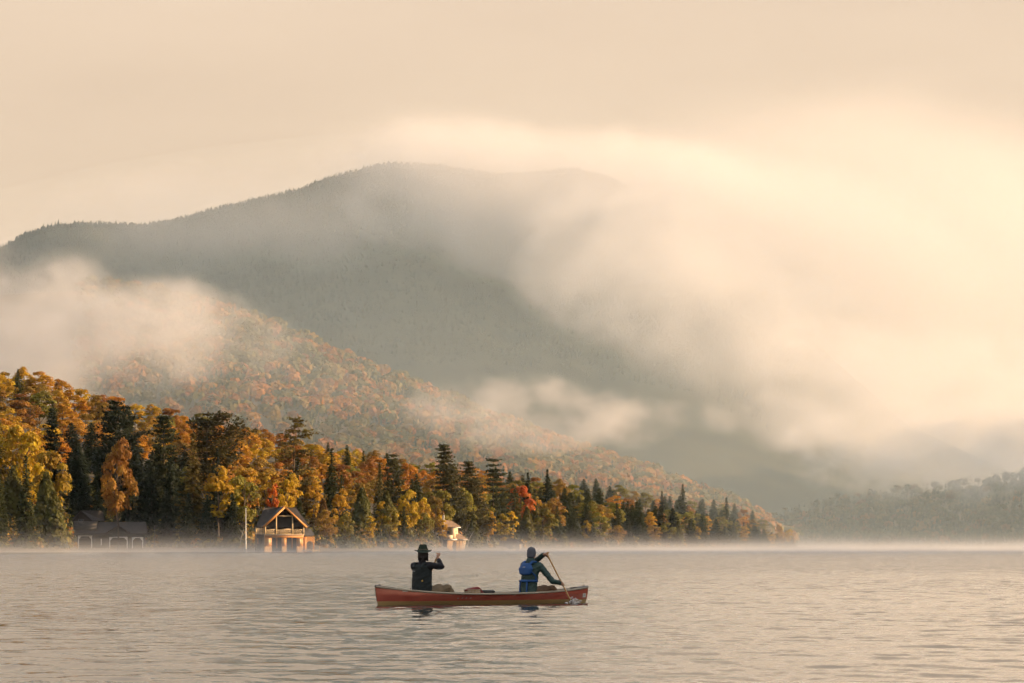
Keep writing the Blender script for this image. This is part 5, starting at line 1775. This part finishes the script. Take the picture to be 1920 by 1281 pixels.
def lake_mist():
    m, t, out = volume_mat("lake_mist_layer", 0)
    L = t.links
    geo = t.nodes.new("ShaderNodeNewGeometry")
    sp = t.nodes.new("ShaderNodeSeparateXYZ"); L.new(geo.outputs["Position"], sp.inputs[0])
    # layer thickness grows over the open bay
    h = t.nodes.new("ShaderNodeMath"); h.operation = 'MULTIPLY_ADD'; h.inputs[1].default_value = 0.0007; h.inputs[2].default_value = 0.75
    L.new(sp.outputs[1], h.inputs[0])
    q = t.nodes.new("ShaderNodeMath"); q.operation = 'DIVIDE'; L.new(sp.outputs[2], q.inputs[0]); L.new(h.outputs[0], q.inputs[1])
    neg = t.nodes.new("ShaderNodeMath"); neg.operation = 'MULTIPLY'; neg.inputs[1].default_value = -1.0; L.new(q.outputs[0], neg.inputs[0])
    ex = t.nodes.new("ShaderNodeMath"); ex.operation = 'EXPONENT'; L.new(neg.outputs[0], ex.inputs[0])
    ry = t.nodes.new("ShaderNodeMapRange"); ry.interpolation_type = 'SMOOTHSTEP'
    ry.inputs[1].default_value = 70; ry.inputs[2].default_value = 560; ry.inputs[3].default_value = 0; ry.inputs[4].default_value = 0.0044
    L.new(sp.outputs[1], ry.inputs[0])
    n = t.nodes.new("ShaderNodeTexNoise"); n.inputs["Scale"].default_value = 1.0; n.inputs["Detail"].default_value = 2.0
    mpn = t.nodes.new("ShaderNodeMapping"); mpn.inputs["Scale"].default_value = (0.045, 0.012, 0.10)
    L.new(geo.outputs["Position"], mpn.inputs[0]); L.new(mpn.outputs[0], n.inputs["Vector"])
    nr = t.nodes.new("ShaderNodeMapRange"); nr.inputs[1].default_value = 0.25; nr.inputs[2].default_value = 0.75; nr.inputs[3].default_value = 0.45; nr.inputs[4].default_value = 1.55
    L.new(n.outputs["Fac"], nr.inputs[0])
    rf = t.nodes.new("ShaderNodeMapRange"); rf.inputs[1].default_value = 600; rf.inputs[2].default_value = 1500; rf.inputs[3].default_value = 1.0; rf.inputs[4].default_value = 0.22
    L.new(sp.outputs[1], rf.inputs[0])
    m0 = t.nodes.new("ShaderNodeMath"); m0.operation = 'MULTIPLY'; L.new(ex.outputs[0], m0.inputs[0]); L.new(rf.outputs[0], m0.inputs[1])
    m1 = t.nodes.new("ShaderNodeMath"); m1.operation = 'MULTIPLY'; L.new(m0.outputs[0], m1.inputs[0]); L.new(ry.outputs[0], m1.inputs[1])
    m2 = t.nodes.new("ShaderNodeMath"); m2.operation = 'MULTIPLY'; L.new(m1.outputs[0], m2.inputs[0]); L.new(nr.outputs[0], m2.inputs[1])
    sc = t.nodes.new("ShaderNodeVolumeScatter"); sc.inputs["Color"].default_value = (1, 1, 1, 1); sc.inputs["Anisotropy"].default_value = 0.25
    L.new(m2.outputs[0], sc.inputs["Density"]); L.new(sc.outputs[0], out.inputs["Volume"])
    m.cycles.volume_step_rate = 0.7
    g = Geo()
    x0, x1 = -150, 230
    P = [(-60, 72), (60, 72), (720, 2940), (-580, 2940)]
    V = [(x, y, 0.12) for x, y in P] + [(x, y, 16.0) for x, y in P]
    g.add(V, [[3, 2, 1, 0], [4, 5, 6, 7], [0, 1, 5, 4], [1, 2, 6, 5], [2, 3, 7, 6], [3, 0, 4, 7]])
    o = obj("mist", g, m)
    tag(o, "low white mist lying on the lake along the far shore", "mist", kind="stuff", group="banks of drifting mist")


lake_mist()
